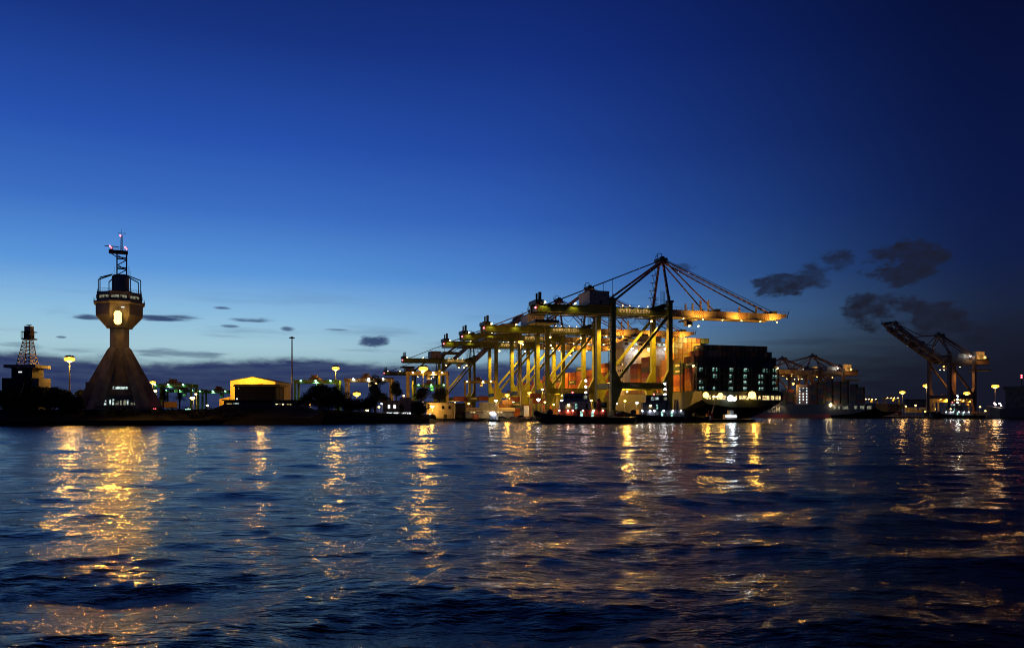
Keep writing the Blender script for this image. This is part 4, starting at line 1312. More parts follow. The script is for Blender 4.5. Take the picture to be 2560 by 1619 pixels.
# shed with long pale roof on the quay end
sh = empty('quay_shed', (at(1137, 0, 412).x, 412, GZ), 0, 'long low quay shed with a pale sloping roof and a dark two-storey end', 'shed')
ks = .206; us = lambda px: (px - 1137) * ks; zs = lambda py: EYE + (HY - py) * ks - GZ
MB().box((us(1164), 0, 0), (us(1285), 9, zs(1028)), PLASTER).box((0, 1, 0), (us(1163.8), 9, zs(1007)), DKWALL).build('wall', sh)
MB().prism([(us(1162), -.8, zs(1029)), (us(1162), 10, zs(1020)), (us(1162), 10, zs(1018.6)), (us(1162), -.8, zs(1027.6))], (us(1288) - us(1162), 0, 0), PLASTER).build('roof', sh)
for px in (1176, 1183, 1219, 1228, 1243, 1251): MB().box((us(px), -.07, zs(1031.5)), (us(px + 5), -.02, zs(1028.8)), W_WARM).build('lit_window', sh)
MB().box((us(1207), -.4, zs(1031)), (us(1216), -.3, zs(1024)), PLASTER).build('sign_board', sh)
lamp(sh, (us(1225), -5, zs(1022)), 2600, WARM, .4)
# white railing structure at the quay
m = MB(); y0 = 408.0; kk = y0 / FPX
for px in range(1330, 1401, 8): m.bar(at(px, 1030, y0), at(px, 1011, y0), .16, YELLOW)
for py in (1011, 1016): m.bar(at(1326, py, y0), at(1402, py, y0), .16, YELLOW)
tag(m.build('gangway_railing'), 'yellow lamplit railing along the quay behind the near tug\'s bow', 'railing')

# ------------------------------------------------------------------ containers standing in the yard
YC = 'containers standing in the yard'


def yard(px, py, Y, col, label, rz=0.0, L=6.0, logo=False, tall=1.0, flat=True):
    p = at(px, py, Y)
    return container((p.x, p.y, p.z), rz + (math.pi / 2 if flat else 0), col, label, YC, L, logo)


kc = 418 / FPX
for i, px in enumerate((1206, 1218, 1230, 1240)):
    for j in (0, 1):
        yard(px, 1033 - (1.8 + j * 2.75 - 4) / kc - 12.5, 418, 'cream', f'{"upper" if j else "lower"} cream container, {ORDF[i]} of four standing ends-on above the shed roof', -.12, 6.0, flat=False)
for j in range(2):
    yard(1311, 1033 - (1.65 + j * 2.75 + .9 - 4) / kc, 412, 'cream', f'{"upper" if j else "lower"} of two pale containers stacked right of the shed', -.5, 5.6, True, flat=False)
for i, (px, py, Y, col, lab) in enumerate([(1147, 1002, 470, 'rust-red', 'bright rust-red container above the dark end of the quay shed'), (1163, 1003, 474, 'maroon', 'maroon container between the rust-red and the green one'),
                                           (1184, 1003, 470, 'dark green', 'dark green container with a pale mark in the yard left of the cream ones'), (1208, 1001, 480, 'rust-red', 'rust-red container over the cream end-on row'),
                                           (1268, 1012, 430, 'brown', 'brown container below the low sodium mast'), (1290, 1004, 436, 'maroon', 'maroon container behind the slim mast foot'),
                                           (1290, 1018, 432, 'dark green', 'dark green container with a white mark left of the pale pair'), (1262, 1022, 430, 'brown', 'lowest brown container at the right end of the shed roof'),
                                           (1345, 1008, 440, 'rust-red', 'rust-red container behind the lamplit railing'), (1338, 995, 440, 'maroon', 'maroon container up behind the second crane\'s leg'),
                                           (1500, 1019, 372, 'dark green', 'dark green container with a white mark behind the near tug\'s stern'),
                                           (424, 1019, 360, 'brown', 'brown container by the palms')]):
    yard(px, py, Y, col, lab, .08, 6.1, 'mark' in lab)
rc_ = container(at(1189, 1047.5, 408), .1 + math.pi / 2, 'rust-red', 'single bright red container standing on the quay edge under a white lamp', YC, 3.0)
lamp(rc_, (-2.2, 0, 1.5), 160, WARM, .1)
for i, (px, py) in enumerate(((2270, 1031), (2270, 1025.5), (2284, 1031), (2284, 1025.5), (2298, 1031), (2306, 1025), (2325, 1031), (2325, 1025))):
    yard(px, py, 840, ('cream', 'yellow')[i % 3 == 1], f'pale lamplit container across the basin, {ORDF[i]} counting from the left', 0, 6.1)
for i, px in enumerate(range(1092, 1420, 25)):
    for j in range(2 + (i * 5) % 2):
        yard(px, 1033 - (1.65 + j * 2.75 - 4) / .26, 520, ('brown', 'rust-red', 'dark green', 'maroon', 'brick-orange', 'dark blue')[(i * 2 + j * 3) % 6], f'container in the long yard block behind the cranes, {ORDF[i]} stack from the left, {ORD[j]} tier', .05, 5.9)
for i, (px, py, Y, wh_) in enumerate(((1122, 1016, 440, 0), (1150, 1012, 455, 1), (1172, 1008, 470, 0), (1254, 1013, 440, 0), (1282, 1005, 450, 1), (1362, 1004, 450, 0), (1384, 1010, 440, 0), (1404, 1000, 455, 1), (1436, 1004, 450, 0),
                                      (1478, 1000, 430, 0), (1506, 1010, 425, 0), (1540, 1008, 430, 1), (1562, 1001, 430, 0), (1592, 1006, 425, 1), (1618, 1010, 425, 0), (702, 1004, 360, 0), (748, 1006, 420, 0), (776, 1010, 400, 0), (862, 1012, 420, 0), (948, 1016, 420, 0), (520, 1012, 400, 0), (1010, 988, 480, 0))):
    small_lamp(px, py, Y, f'small {"white" if wh_ else "amber"} lamp on a low post in the yard, {ORDF[i] if i < 20 else ("second to last", "last")[i - 20]} of its kind', E_WHITE if wh_ else E_SOD, WHITE if wh_ else SOD, 5000 if i % 4 == 1 else 0, size=.8)
for i, (px, py) in enumerate(((2150, 1026), (2176, 1020), (2190, 1030), (2207, 1024), (2232, 1029), (2243, 1018), (2264, 1014), (2288, 1012), (2312, 1028), (2336, 1022), (2362, 1026), (2378, 1018), (2398, 1012), (2432, 1024), (2449, 1016), (2462, 1026))):
    small_lamp(px, py, 820, f'amber lamp across the basin, {ORDF[i]} from the left', E_SOD, (1, .5, .12), 9000 if i % 5 == 2 else 0, size=1.15)
for i, px in enumerate(range(2146, 2460, 17)):
    if 2262 < px < 2334: continue
    yard(px, 1034.5, 880, ('brown', 'rust-red', 'gold-orange', 'maroon', 'cream')[(i * 3) % 5], f'ground level container across the basin, {ORDF[i]} along the quay', 0, 6.1)
GB = 'dark container blocks far across the basin'
for i, px in enumerate((2266, 2280, 2294, 2308, 2322)):
    for j in range(3): yard(px, 1016 - j * 6.5, 980, dark[(i + j) % 6], f'dim container in the far block, {ORDF[i]} stack, {ORD[j]} tier', 0, 6.1)

# ------------------------------------------------------------------ tugs


def make_tug(name, label, loc, Lh, house_m, low_m, rz=0.0, bow=-1, hull_h=2.9, dl=E_PINK, dcol=(1, .75, .6)):
    root = empty(name, loc, rz, label, 'tugboat', 'tugs moored in front of the quay')
    hb = 5.2
    def sec(x, w, zd, zb, wb): return [(x, -w, zd), (x, -w * .98, zd * .4), (x, -wb, zb), (x, wb, zb), (x, w * .98, zd * .4), (x, w, zd)]
    X = lambda f: bow * (-1) * (f - .5) * Lh          # f = 0 at the bow
    secs = [sec(X(0), .6, 4.9, 2.6, .2), sec(X(.02), 2.6, 4.7, 1.6, .8), sec(X(.07), 4.4, 4.3, .2, 2), sec(X(.13), 5.0, 3.9, -.8, 3.2), sec(X(.3), hb, 3.2, -1, 4.2), sec(X(.55), hb, 2.7, -1, 4.4), sec(X(.85), hb * .97, 2.6, -1, 4),
            sec(X(.97), hb * .85, 2.7, -.4, 3), sec(X(1), hb * .6, 2.8, .8, 2)]
    hl = MB().loft(secs, HULL_BLK).build('hull', root)
    for i in range(11):
        a = -1.25 + i * .25
        MB().torus((0, 0, 0), .75, .34, RUBBER, 'x' if abs(a) < .8 else 'y', 12, 6).build('tyre_fender', hl, (X(.045) + bow * 2.6 * math.cos(a) * .55, 4.1 * math.sin(a), 4.0))
    for i in range(16): MB().torus((0, 0, 0), .62, .24, RUBBER, 'y', 12, 6).build('tyre_fender', hl, (X(.16 + i * .05), -hb - .15, 1.7 - .02 * i))
    m = MB()
    for a, b_ in ((.13, .97),):
        k = a
        while k < b_:
            m.bar((X(k), -hb + .3, 2.7), (X(k), -hb + .3, 3.9), .07, STEEL); k += .035
        m.bar((X(a), -hb + .3, 3.9), (X(b_), -hb + .3, 3.7), .07, STEEL)
    m.build('bulwark_rail', root)
    # deck houses
    f = lambda a, b_, y, z0, z1, mm, mb: mb.box((min(X(a), X(b_)), -y, z0), (max(X(a), X(b_)), y, z1), mm)
    d1 = f(.24, .71, 3.7, 2.6, 5.6, low_m, MB()).build('lower_house', root)
    d2 = MB(); f(.255, .55, 3.3, 5.6, 8.5, house_m, d2); f(.25, .56, 3.7, 8.5, 8.75, house_m, d2); d2 = d2.build('upper_house', root)
    zb_ = 8.75
    d3 = MB()
    fr = [(.285, .54, 2.9, 3.0)]
    for a, b_, y, h in fr:
        d3.loft([[(X(a), -y, zb_), (X(a), y, zb_), (X(b_), y, zb_), (X(b_), -y, zb_)], [(X(a + .01), -y * .93, zb_ + h), (X(a + .01), y * .93, zb_ + h), (X(b_ - .01), y * .93, zb_ + h), (X(b_ - .01), -y * .93, zb_ + h)]], house_m)
        d3.box((min(X(a - .005), X(b_)), -y * 1.05, zb_ + h), (max(X(a - .005), X(b_)), y * 1.05, zb_ + h + .25), house_m)
    d3 = d3.build('wheelhouse', root)
    rn = random.Random(int(Lh * 10))
    for i, q in enumerate((.305, .35, .395, .44, .485)):
        MB().box((min(X(q), X(q + .03)), -3.02, zb_ + 1.1), (max(X(q), X(q + .03)), -2.76, zb_ + 2.3), (W_DIM if i == 4 else W_COOL if house_m is TUG_GREY and i in (1, 2) else GLASS_D)).build('window', d3)
    for q, h0 in ((.40, 5.75), (.505, 5.8)):
        MB().box((min(X(q), X(q + .018)), -3.38, h0 + .1), (max(X(q), X(q + .018)), -3.31, h0 + 2.0), W_TEAL if q < .45 else GLASS_D).build('door', d2)
    for q in (.45, .555): MB().box((min(X(q), X(q + .022)), -3.78, 2.8), (max(X(q), X(q + .022)), -3.71, 4.9), W_TEAL).build('door', d1)
    # mast with three lamps, funnels
    xm = X(.53)
    m = MB().bar((xm, 0, zb_), (xm, 0, zb_ + 9.6), .42, DKSTEEL, w2=.26).bar((xm - 2.6, 0, zb_ + 9.0), (xm + .6, 0, zb_ + 9.8), .22, DKSTEEL).bar((xm - 1.6, 0, zb_ + 5.4), (xm + 1.6, 0, zb_ + 5.6), .2, DKSTEEL)
    m.bar((xm + 1.2, 0, zb_ + 7.2), (xm + 2.0, 0, zb_ + 7.3), .3, DKSTEEL)
    ms = m.build('mast', root)
    for h in (8.2, 5.8, 3.4): MB().rings([(.2, -.3), (.42, 0), (.42, .3), (.2, .55)], dl, 10).build('mast_lamp', ms, (xm - .9, -.5, zb_ + h))
    lamp(ms, (xm - 1.6, -1.3, zb_ + 5), 400, (1, .85, .75), .3)
    MB().rings([(.15, -.2), (.3, 0), (.3, .25), (.1, .4)], E_RED, 8).build('side_light', d3, (X(.375), -3.0, zb_ + 3.5))
    m = MB()
    for y in (-2.4, 2.4): m.rings([(.75, 5.6), (.65, 9.2)], low_m, 10, (X(.635), y)); m.rings([(.4, 9.2), (.4, 10.0)], DKSTEEL, 10, (X(.635), y))
    m.build('funnel', root)
    for i, q in enumerate((.245, .33, .375, .475, .575, .665)):
        o = flood(root, (X(q), -4.1, 5.1), dl, 260 if i in (1, 4) else 0, dcol, .55, name='deck_light', down=.5, r=.2)
    flood(root, (X(.335), -3.6, 7.3), E_WARM, 0, (1, .9, .75), .8, name='deck_light', down=.6, r=.2)
    m = MB().tube((X(.16), -1.6, 4.6), (X(.16), 1.6, 4.6), 1.2, DKSTEEL, n=14).box((X(.16) - 1.3, -2.2, 3.2), (X(.16) + 1.3, 2.2, 3.7), DKSTEEL)
    m.build('winch', root)
    MB().tube((X(.84), -1, 3.4), (X(.84), 1, 3.4), .8, DKSTEEL, n=12).build('winch', root)
    return root


make_tug('tugboat', 'near black tug with white wheelhouse and red lower house, bow left', ((1462 - 1280) * .16, 320, 0), 41, TUG_WHITE, TUG_RED)
tg2 = make_tug('tugboat', 'dark grey tug with lit windows moored astern of the white one', ((1660 - 1280) * .176, 352, 0), 40, TUG_GREY, TUG_GREY, dl=E_WHITE, dcol=WHITE)
tg3 = copy_tree(tg2); tg3.location = ((2392 - 1280) * .30, 600, 0); tg3['label'] = 'distant tug with a row of white deck lights below the large rust brown crane'
# lifeboat on the grey tug's bow side and a work pontoon at the ship's stern
bo = empty('work_boat', ((1818 - 1280) * .178, 356, 0), 0, 'low work boat with a white lit cabin and a raised derrick below the stern', 'work boat')
MB().loft([[(x, -w, 1.5), (x, -w * .8, -.4), (x, w * .8, -.4), (x, w, 1.5)] for x, w in ((-12, 2.4), (-8, 3), (8, 3), (11, 1.6), (12.5, .3))], HULL_BLK).build('hull', bo)
MB().box((-1.5, -1.8, 1.5), (4.0, 1.8, 3.6), TUG_WHITE).box((.4, -1.5, 3.6), (2.6, 1.5, 5.4), TUG_WHITE).build('cabin', bo)
MB().box((-1.2, -1.9, 2.3), (3.6, -1.82, 3.2), W_BRIGHT).build('lit_window', bo)
MB().bar((-7.5, 0, 1.5), (-5.2, 0, 9.6), .35, PLASTER).bar((-7.5, 0, 1.5), (-8.4, 0, 5.2), .3, TUG_RED).box((-9.2, -1.2, 1.5), (-6.4, 1.2, 3.9), TUG_RED).build('derrick', bo)
lamp(bo, (.5, -3.2, 3.2), 500, WHITE, .3)
sb = empty('motor_launch', ((1234 - 1280) * .19, 382, 0), 0, 'small launch with dazzling blue-white lamps at the quay wall', 'launch')
MB().loft([[(x, -w, 1.0), (x, -w * .75, -.4), (x, w * .75, -.4), (x, w, 1.0)] for x, w in ((-2.6, 1.3), (2.0, 1.5), (3.4, .3))], HULL_BLK).build('hull', sb)
MB().box((-2.0, -1.1, 1.0), (1.2, 1.1, 3.0), TUG_GREY).box((1.3, -1.0, 1.0), (2.0, 1.0, 4.2), PLASTER).build('cabin', sb)
for dx, dz in ((-1.3, 4.1), (-.2, 4.4), (-.7, 3.5), (.6, 3.7)): flood(sb, (dx, -1.4, dz), E_WHITE, 2800 if dz > 4.3 else 0, WHITE, .9, name='deck_light', down=.7, r=.2)
MB().bar((-.3, 0, 3), (-.3, 0, 4.9), .12, STEEL).bar((-1.6, 0, 4.0), (.8, 0, 4.0), .12, STEEL).build('lamp_frame', sb)

# ------------------------------------------------------------------ navy ship across the basin
ns = empty('container_ship', (286.6, 780, 0), math.atan2(DR.y, DR.x), 'navy-hulled container ship with red waterline and white hull letters', 'container ship')


def nsec(x, y0, y1, zd, zb, mid=.5):
    c = (y0 + y1) / 2
    return [(x, y0, zd), (x, y0, zb + 3), (x, c + (y0 - c) * mid, zb), (x, c + (y1 - c) * mid, zb), (x, y1, zb + 3), (x, y1, zd)]


m = MB().loft([nsec(-116, 8, 42, 12, 5.5), nsec(-108, 5, 44.5, 12, 3), nsec(-94, 4, 45, 12, .6), nsec(-70, 4, 45, 12, -1, .9), nsec(60, 4, 45, 12, -1, .9), nsec(110, 14, 34, 14, -1), nsec(135, 23, 25, 16, -1)], HULL_NAVY)
nh = m.build('hull', ns)
MB().box((-72, 44.9, -.5), (70, 45.08, 3.4), HULL_RED).build('boot_top', nh)
m = text_mesh('lettering', 'CMA CGM', 7.2, PATCH, nh, Matrix.Translation((5.5, 45.12, 7.4)) @ Matrix.Rotation(math.pi, 4, 'Z') @ FACE_FRONT)
m = MB()
for a, b_ in ((-113, -110), (-107, -103), (-100, -93), (-91, -85), (-82, -80), (-78, -75)): m.box((a, 44.4 if a > -108 else 43.4, 7.8), (b_, 45.06 if a > -100 else 44.9, 10.2), W_DIM)
m.build('mooring_opening', nh)
m = MB().box((-45, 8, 12), (-30, 43, 29), TUG_WHITE).box((-45, 5, 27), (-32, 45, 30), TUG_WHITE).tube((-38, 24, 30), (-38, 24, 40), .7, CR_DARK, .3)
nd = m.build('deck_house', ns)
for z in range(6):
    for q in (0, 1, 2):
        if (z * 2 + q * 5 + z * q) % 4 == 1: continue
        MB().box((-43.5 + q * 4.2, 43.02, 13.6 + z * 2.6), (-42.3 + q * 4.2, 43.1, 14.5 + z * 2.6), W_BRIGHT).build('lit_window', nd)
flood(ns, (-72, 46, 11), E_WARM, 6000, WARM, 2.2, name='deck_light', dirv=(0, 1, 0))
flood(ns, (-4, 49, 12.6), E_WARM, 2500, WARM, .9, name='deck_light', down=1.4, dirv=(0, .6, -.8))  # added flood off the rail, brightens the hull letters
flood(ns, (-28, 45, 31), E_SOD, 20000, SOD, 1.6, name='deck_light', dirv=(0, 1, 0))
NG_ = 'containers on the navy ship'
NB = 15
for bi, (xb, h) in enumerate(((-102, 5), (-95, 6), (-86, 7), (-78, 7), (-69, 8), (-60, 7), (-52, 7), (-24, 5), (-16, 5), (0, 5), (8, 5))):
    for k in range(h):
        p = Vector((286.6, 780, 0)) + DR * xb + BR * 43 + Vector((0, 0, 12.2 + k * CTH))
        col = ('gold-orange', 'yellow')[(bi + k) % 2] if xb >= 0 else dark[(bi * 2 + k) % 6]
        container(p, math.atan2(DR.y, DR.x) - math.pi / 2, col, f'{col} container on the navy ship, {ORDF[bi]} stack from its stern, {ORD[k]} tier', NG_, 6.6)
flood(ns, (-12, 52, 13), E_WARM, 9000, WARM, .9, name='deck_light', down=1.4, dirv=(0, -.3, -.9), spot=math.radians(120), rot=(math.radians(-35), 0, 0))  # another added flood for the hull letters, on a bracket made for it
MB().bar((-12, 44.5, 12.3), (-12, 52, 13.4), .3, DKSTEEL).build('lamp_bracket', ns)
# ship at the right edge
rs = empty('cargo_ship', (356, 600, 0), math.atan2(-.9, .43), 'dark cargo ship whose bow enters from the right edge below the rightmost light', 'cargo ship')
MB().loft([[(x, -w, zd), (x, -w * .9, 1), (x, -w * .7, -1), (x, w * .7, -1), (x, w * .9, 1), (x, w, zd)] for x, w, zd in ((0, .5, 10), (6, 5, 9), (16, 10, 8), (130, 12, 8))], HULL_NAVY).build('hull', rs)
m = MB().box((20, -9, 8), (36, 9, 21), CONC_D).box((19, -10, 21), (38, 10, 23.5), CONC_D).box((40, -11, 8), (90, 11, 13), DKWALL)
rh = m.build('deck_house', rs)
for z in range(3):
    for q in range(4): MB().box((19.9, -7 + q * 4, 10.5 + z * 3.6), (19.96, -5.2 + q * 4, 11.8 + z * 3.6), W_DIM).build('window', rh)
MB().tube((26, 0, 23.5), (26, 0, 31), .3, DKSTEEL).build('mast', rs)
for z in (29.5, 31): MB().rings([(.3, 0), (.6, .4), (.3, .9)], E_RED, 8).build('mast_lamp', rs, (26, 0, z))
for x, z in ((8, 11.6), (12, 11.2), (9, 10.4), (13, 10)): flood(rs, (x, -3, z), E_PINK, 1800 if x == 12 else 0, (1, .8, .7), 1.0, name='deck_light')

# steel hatch covers set down between the near crane's legs, and a rescue boat on the near tug's after deck
for i in range(3):
    m = MB().box((-5.0, -4.5, 0), (5.0, 4.5, 1.25), YELLOW)
    for q in range(12): m.box((-4.9 + q * .86, -4.58, .1), (-4.6 + q * .86, -4.5, 1.15), YELLOW)
    for q in (-4, 4): m.box((q - .3, -4.2, 1.25), (q + .3, 4.2, 1.4), DKSTEEL)
    o = m.build('hatch_cover', None, P1(10, -8.5, i * 1.42)); o.rotation_euler = (0, 0, A17)
    tag(o, ('lowest', 'middle', 'top')[i] + ' yellow hatch cover in the stack between the near crane\'s waterside legs', 'hatch cover', 'hatch covers stacked on the quay')
rb = empty('rescue_boat', ((1548 - 1280) * .16, 319, 2.7), 0, 'small orange-red rescue boat on the near tug\'s after deck', 'rescue boat')
MB().loft([[(x, -w, 1.3), (x, -w * .6, .2), (x, w * .6, .2), (x, w, 1.3)] for x, w in ((-2.4, .8), (-1, 1.1), (1.4, 1.0), (2.5, .15))], TUG_RED).build('hull', rb)
MB().box((-1.2, -.6, 1.3), (.6, .6, 1.9), TUG_WHITE).build('cover', rb)

# ------------------------------------------------------------------ vehicles
VG = 'cars parked near the quay edge'


def car(px, py, Y, label, m, rz=0.0, van=False, lights=None):
    p = at(px, py, Y)
    root = empty('parked_car', (p.x, Y, p.z), rz, label, 'car', VG)
    h = 1.9 if van else 1.45
    MB().prism([(-2.2, -.85, .35), (2.2, -.85, .35), (2.2, -.85, .85), (1.3, -.85, .95), (.7, -.85, h), (-1.5 if not van else -2.1, -.85, h), (-2.15, -.85, .95)], (0, 1.7, 0), m).build('body', root)
    MB().prism([(1.1, -.87, .98), (.62, -.87, h - .12), (-1.3, -.87, h - .12), (-1.7, -.87, .98)], (0, 1.74, 0), GLASS_D).build('window', root)
    for x in (-1.35, 1.35):
        for y in (-.8, .8): MB().tube((x, y - .1, .33), (x, y + .1, .33), .33, RUBBER, n=12).build('wheel', root)
    if lights:
        for y in (-.62, .62): MB().box((-2.24, y - .2, .68), (-2.19, y + .2, .86), lights).build('tail_light', root)
        if lights is E_RED:
            MB().box((-2.3, -.9, 1.0), (-1.2, -.865, 1.25), E_RED).build('marker_light', root)
    return root


CARW = mat('white_car_paint', (0.6, 0.57, 0.52), 0.3)
CARS = mat('silver_car_paint', (0.35, 0.34, 0.33), 0.3)
CARD = mat('dark_car_paint', (0.05, 0.05, 0.055), 0.3)
car(1284, 1047, 400, 'white car left of the white van on the lit quay edge', CARW)
car(1304, 1047, 400, 'white van parked on the lit quay edge', CARW, van=True)
car(1336, 1047, 398, 'silver car half hidden by the near tug\'s bow fenders', CARS)
car(1256, 1047, 400, 'dark car beside the dazzling launch', CARD)
car(402, 1029, 292, 'dark car with glowing red tail lights below the round palm', CARD, lights=E_RED)
car(425, 1042, 284, 'pale car parked on the shore road below the palms', CARS)

TK = 'terminal tractors on the quay'
for i, (t, u_, lab) in enumerate(((6, -20, 'yellow terminal tractor under the near crane by its landside legs'), (30, -14, 'yellow terminal tractor beyond the near crane'), (86, -18, 'yellow terminal tractor just before the second crane'))):
    tr_ = empty('terminal_tractor', P1(t, u_), A17 + .2, lab, 'tractor', TK)
    MB().box((-2.4, -1.2, .8), (3.2, 1.2, 1.2), DKSTEEL).box((-2.4, -1.2, 1.2), (-.7, .4, 3.1), YELLOW).build('body', tr_)
    MB().box((-2.45, -1.0, 2.1), (-2.41, .2, 2.9), GLASS_D).box((-2.2, -1.25, 2.1), (-.9, -1.21, 2.9), GLASS_D).build('window', tr_)
    for x in (-1.7, 2.2):
        for y in (-1.05, 1.05): MB().tube((x, y - .18, .5), (x, y + .18, .5), .5, RUBBER, n=12).build('wheel', tr_)
    for y in (-.9, .9): MB().box((-2.47, y - .2, 1.0), (-2.42, y + .2, 1.2), E_WARM).build('headlight', tr_)

# ------------------------------------------------------------------ trees
TG = 'dark trees along the shore'


def leaf_cloud(b, blobs, n, size, rnd, m):
    tot = sum(r[3] * r[4] * r[5] for r in blobs) or 1
    vs, fs = [], []
    for x, y, z, rx, ry, rz_ in blobs:
        k = max(30, int(n * rx * ry * rz_ / tot))
        for _ in range(k):
            while True:
                v = Vector((rnd.uniform(-1, 1), rnd.uniform(-1, 1), rnd.uniform(-1, 1)))
                if .1 < v.length < 1: break
            v = v.normalized() * (v.length ** .45) * rnd.uniform(.75, 1.12)
            c = Vector((x + v.x * rx, y + v.y * ry, z + v.z * rz_))
            a = Vector((rnd.gauss(0, 1), rnd.gauss(0, 1), rnd.gauss(0, .6))).normalized() * size * rnd.uniform(.6, 1.4)
            d = Vector((rnd.gauss(0, 1), rnd.gauss(0, 1), rnd.gauss(0, 1))).cross(a).normalized() * size * rnd.uniform(.3, .6)
            i = len(vs)
            vs += [c - a, c + d, c + a, c - d]; fs.append((i, i + 1, i + 2, i + 3))
    b.add(vs, fs, m)


def tree(px, ptop, wpx, pbot, Y, label, seed, n=1500, size=.42, thin=False, name='broadleaf_tree'):
    rnd = random.Random(seed)
    k = Y / FPX
    base_ = at(px, pbot, Y)
    H = (pbot - ptop) * k; R = wpx * k / 2
    root = empty(name, base_, 0, label, 'tree', TG)
    m = MB().tube((0, 0, -1.5), (0, 0, H * .42), H * .035 + .08, BARK, H * .022 + .05)
    blobs = []
    for i in range(9 if not thin else 7):
        a = rnd.uniform(0, 6.28); f = rnd.uniform(.0, .68)
        z = H * rnd.uniform(.42, .84) if not thin else H * (.28 + .6 * i / 7)
        rr = R * rnd.uniform(.36, .55)
        c = (R * f * math.cos(a), R * f * math.sin(a) * .8, z)
        blobs.append((*c, rr, rr, rr * rnd.uniform(.55, .85)))
        m.tube((0, 0, H * .36), c, H * .014 + .05, BARK, .04, 6)
    blobs.append((0, 0, H * .80, R * .5, R * .5, H * .19))
    blobs.append((0, 0, H * .5, R * .62, R * .6, H * .28))
    m.build('trunk', root)
    b = MB(); leaf_cloud(b, blobs, int(n * 2.2), size * .9, rnd, LEAF)
    me = bpy.data.meshes.new('crown'); me.from_pydata(b.v, [], b.f); me.materials.append(LEAF)
    o = bpy.data.objects.new('crown', me); C.objects.link(o); o.parent = root
    return root


tree(8, 976, 78, 1030, 281, 'dark tree at the left edge of the bank', 1)
tree(48, 960, 80, 1030, 283, 'dark tree left of the signal building\'s foot', 2)
tree(92, 964, 74, 1030, 281, 'dark tree below the signal building\'s lit annex', 3)
tree(136, 967, 72, 1030, 282, 'dark tree between the lit annex and the sodium mast', 4)
tree(166, 976, 62, 1030, 284, 'smaller dark tree at the sodium mast\'s foot', 5)
tree(203, 972, 34, 1025, 300, 'slim dark tree at the left corner of the control tower', 6, 700)
tree(800, 960, 98, 1032, 330, 'broad round dark tree under the bright green yard crane', 7, 2600)
tree(846, 962, 66, 1032, 334, 'dark tree on the right side of the broad round one', 8)
tree(768, 978, 54, 1030, 326, 'lower dark tree at the left of the broad round one', 9, 900)
tree(938, 934, 52, 1034, 345, 'tall thin dark tree in front of the dark yard crane', 10, 1500, .4, True)
tree(900, 1000, 60, 1036, 338, 'low bushy tree beneath the low sodium mast', 11, 900)
tree(991, 950, 40, 1004, 372, 'dark tree above the plaster house roof', 12, 900)
tree(1054, 968, 50, 1012, 384, 'dark tree under the green yard crane beam, left of its pair', 13, 1000)
tree(1099, 966, 54, 1012, 420, 'dark tree under the green yard crane beam, right of its pair', 14, 1000)
tree(1045, 1003, 56, 1050, 340, 'round dark bush tree before the plaster house', 15, 1500, .35)
tree(1003, 1008, 20, 1046, 341, 'slender dark sapling in front of the lit bay', 16, 400, .3, True)
tree(1143, 1036, 26, 1052, 405, 'small dark bush at the corner of the pale house', 17, 400, .3)

tree(118, 980, 60, 1034, 277, 'low wide dark tree in front of the lit annex', 31)
tree(28, 984, 70, 1036, 276, 'low wide dark tree in front of the leftmost tree', 32)
tree(72, 986, 64, 1036, 276, 'low wide dark tree in front of the banded pole', 33)
tree(158, 992, 56, 1036, 277, 'low dark bushy tree before the sodium mast\'s foot', 34)
tree(186, 990, 50, 1036, 278, 'low dark bushy tree left of the control tower\'s foot', 35)
tree(822, 985, 90, 1036, 318, 'wide low dark tree in front of the broad round one', 36, 1800)
tree(872, 994, 60, 1038, 322, 'dark bushy tree right of the broad round one', 37, 1000)
tree(925, 988, 56, 1038, 335, 'dark bushy tree at the foot of the tall thin tree', 38, 1000)
tree(960, 980, 40, 1020, 385, 'dark tree behind the left corner of the plaster house', 39, 800)


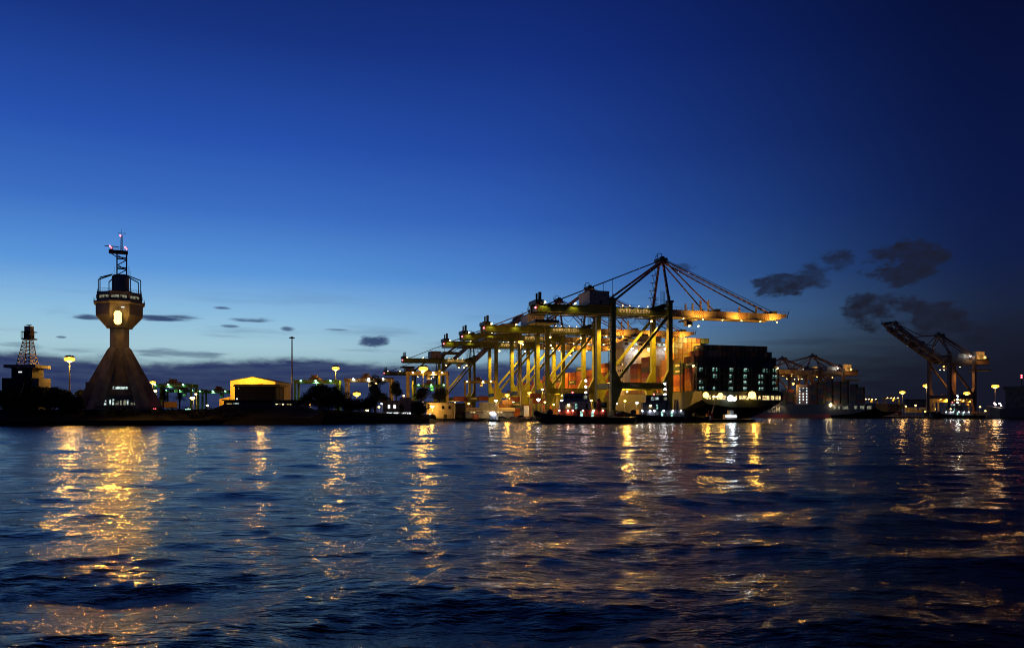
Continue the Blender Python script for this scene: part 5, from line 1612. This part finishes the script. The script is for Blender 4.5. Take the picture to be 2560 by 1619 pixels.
def palm(px, ptop, wpx, pbot, Y, label, seed, nf, dense):
    rnd = random.Random(seed); k = Y / FPX
    base_ = at(px, pbot, Y); H = (pbot - ptop) * k; R = wpx * k / 2
    root = empty('palm_tree', base_, 0, label, 'palm tree', TG)
    zc = H - R * (1.0 if dense else .7)
    MB().tube((0, 0, -1), (0, 0, zc), .35, BARK, .26, 8).build('trunk', root)
    b = MB(); vs, fs = [], []
    for i in range(nf):
        a = rnd.uniform(0, 6.28); e = rnd.uniform(-.75 if dense else -.35, 1.45); L = R * rnd.uniform(.85, 1.1)
        prev = Vector((0, 0, zc)); d = Vector((math.cos(a) * math.cos(e), math.sin(a) * math.cos(e), math.sin(e)))
        side = Vector((-math.sin(a), math.cos(a), 0))
        for j in range(7):
            nxt = prev + d * (L / 7); d = (d + Vector((0, 0, -.11))).normalized()
            w = .5 * (1 - j / 8)
            for sg in (-1, 1):
                for q in (0, .5):
                    c = prev.lerp(nxt, q); i0 = len(vs)
                    tip = c + side * (sg * w * 1.4) + d * .35 + Vector((0, 0, -.25 * w))
                    vs += [c, c + d * .16, tip]; fs.append((i0, i0 + 1, i0 + 2))
            prev = nxt
    b.add(vs, fs, LEAF)
    me = bpy.data.meshes.new('crown'); me.from_pydata(b.v, [], b.f); me.materials.append(LEAF)
    o = bpy.data.objects.new('crown', me); C.objects.link(o); o.parent = root


palm(408, 963, 50, 1030, 310, 'dense round-headed palm in front of the leftmost yard crane', 21, 150, True)
palm(449, 978, 44, 1030, 312, 'spiky palm to the right of the round-headed one', 22, 70, False)
# scrub on the bank
b = MB(); rnd = random.Random(5); blobs = []
for i in range(70):
    f = i / 69
    x = -178 + 140 * f
    y = 279 + (0 if x < -105 else (x + 105) * .72) + rnd.uniform(-3, 3)
    blobs.append((x, y, rnd.uniform(3.6, 5.4) * (1 if x < -70 else .7), rnd.uniform(1.6, 2.6), 1.6, rnd.uniform(1.0, 1.7)))
leaf_cloud(b, blobs, 7000, .34, rnd, LEAF)
me = bpy.data.meshes.new('scrub'); me.from_pydata(b.v, [], b.f); me.materials.append(LEAF)
o = bpy.data.objects.new('scrub', me); C.objects.link(o); o['kind'] = 'stuff'
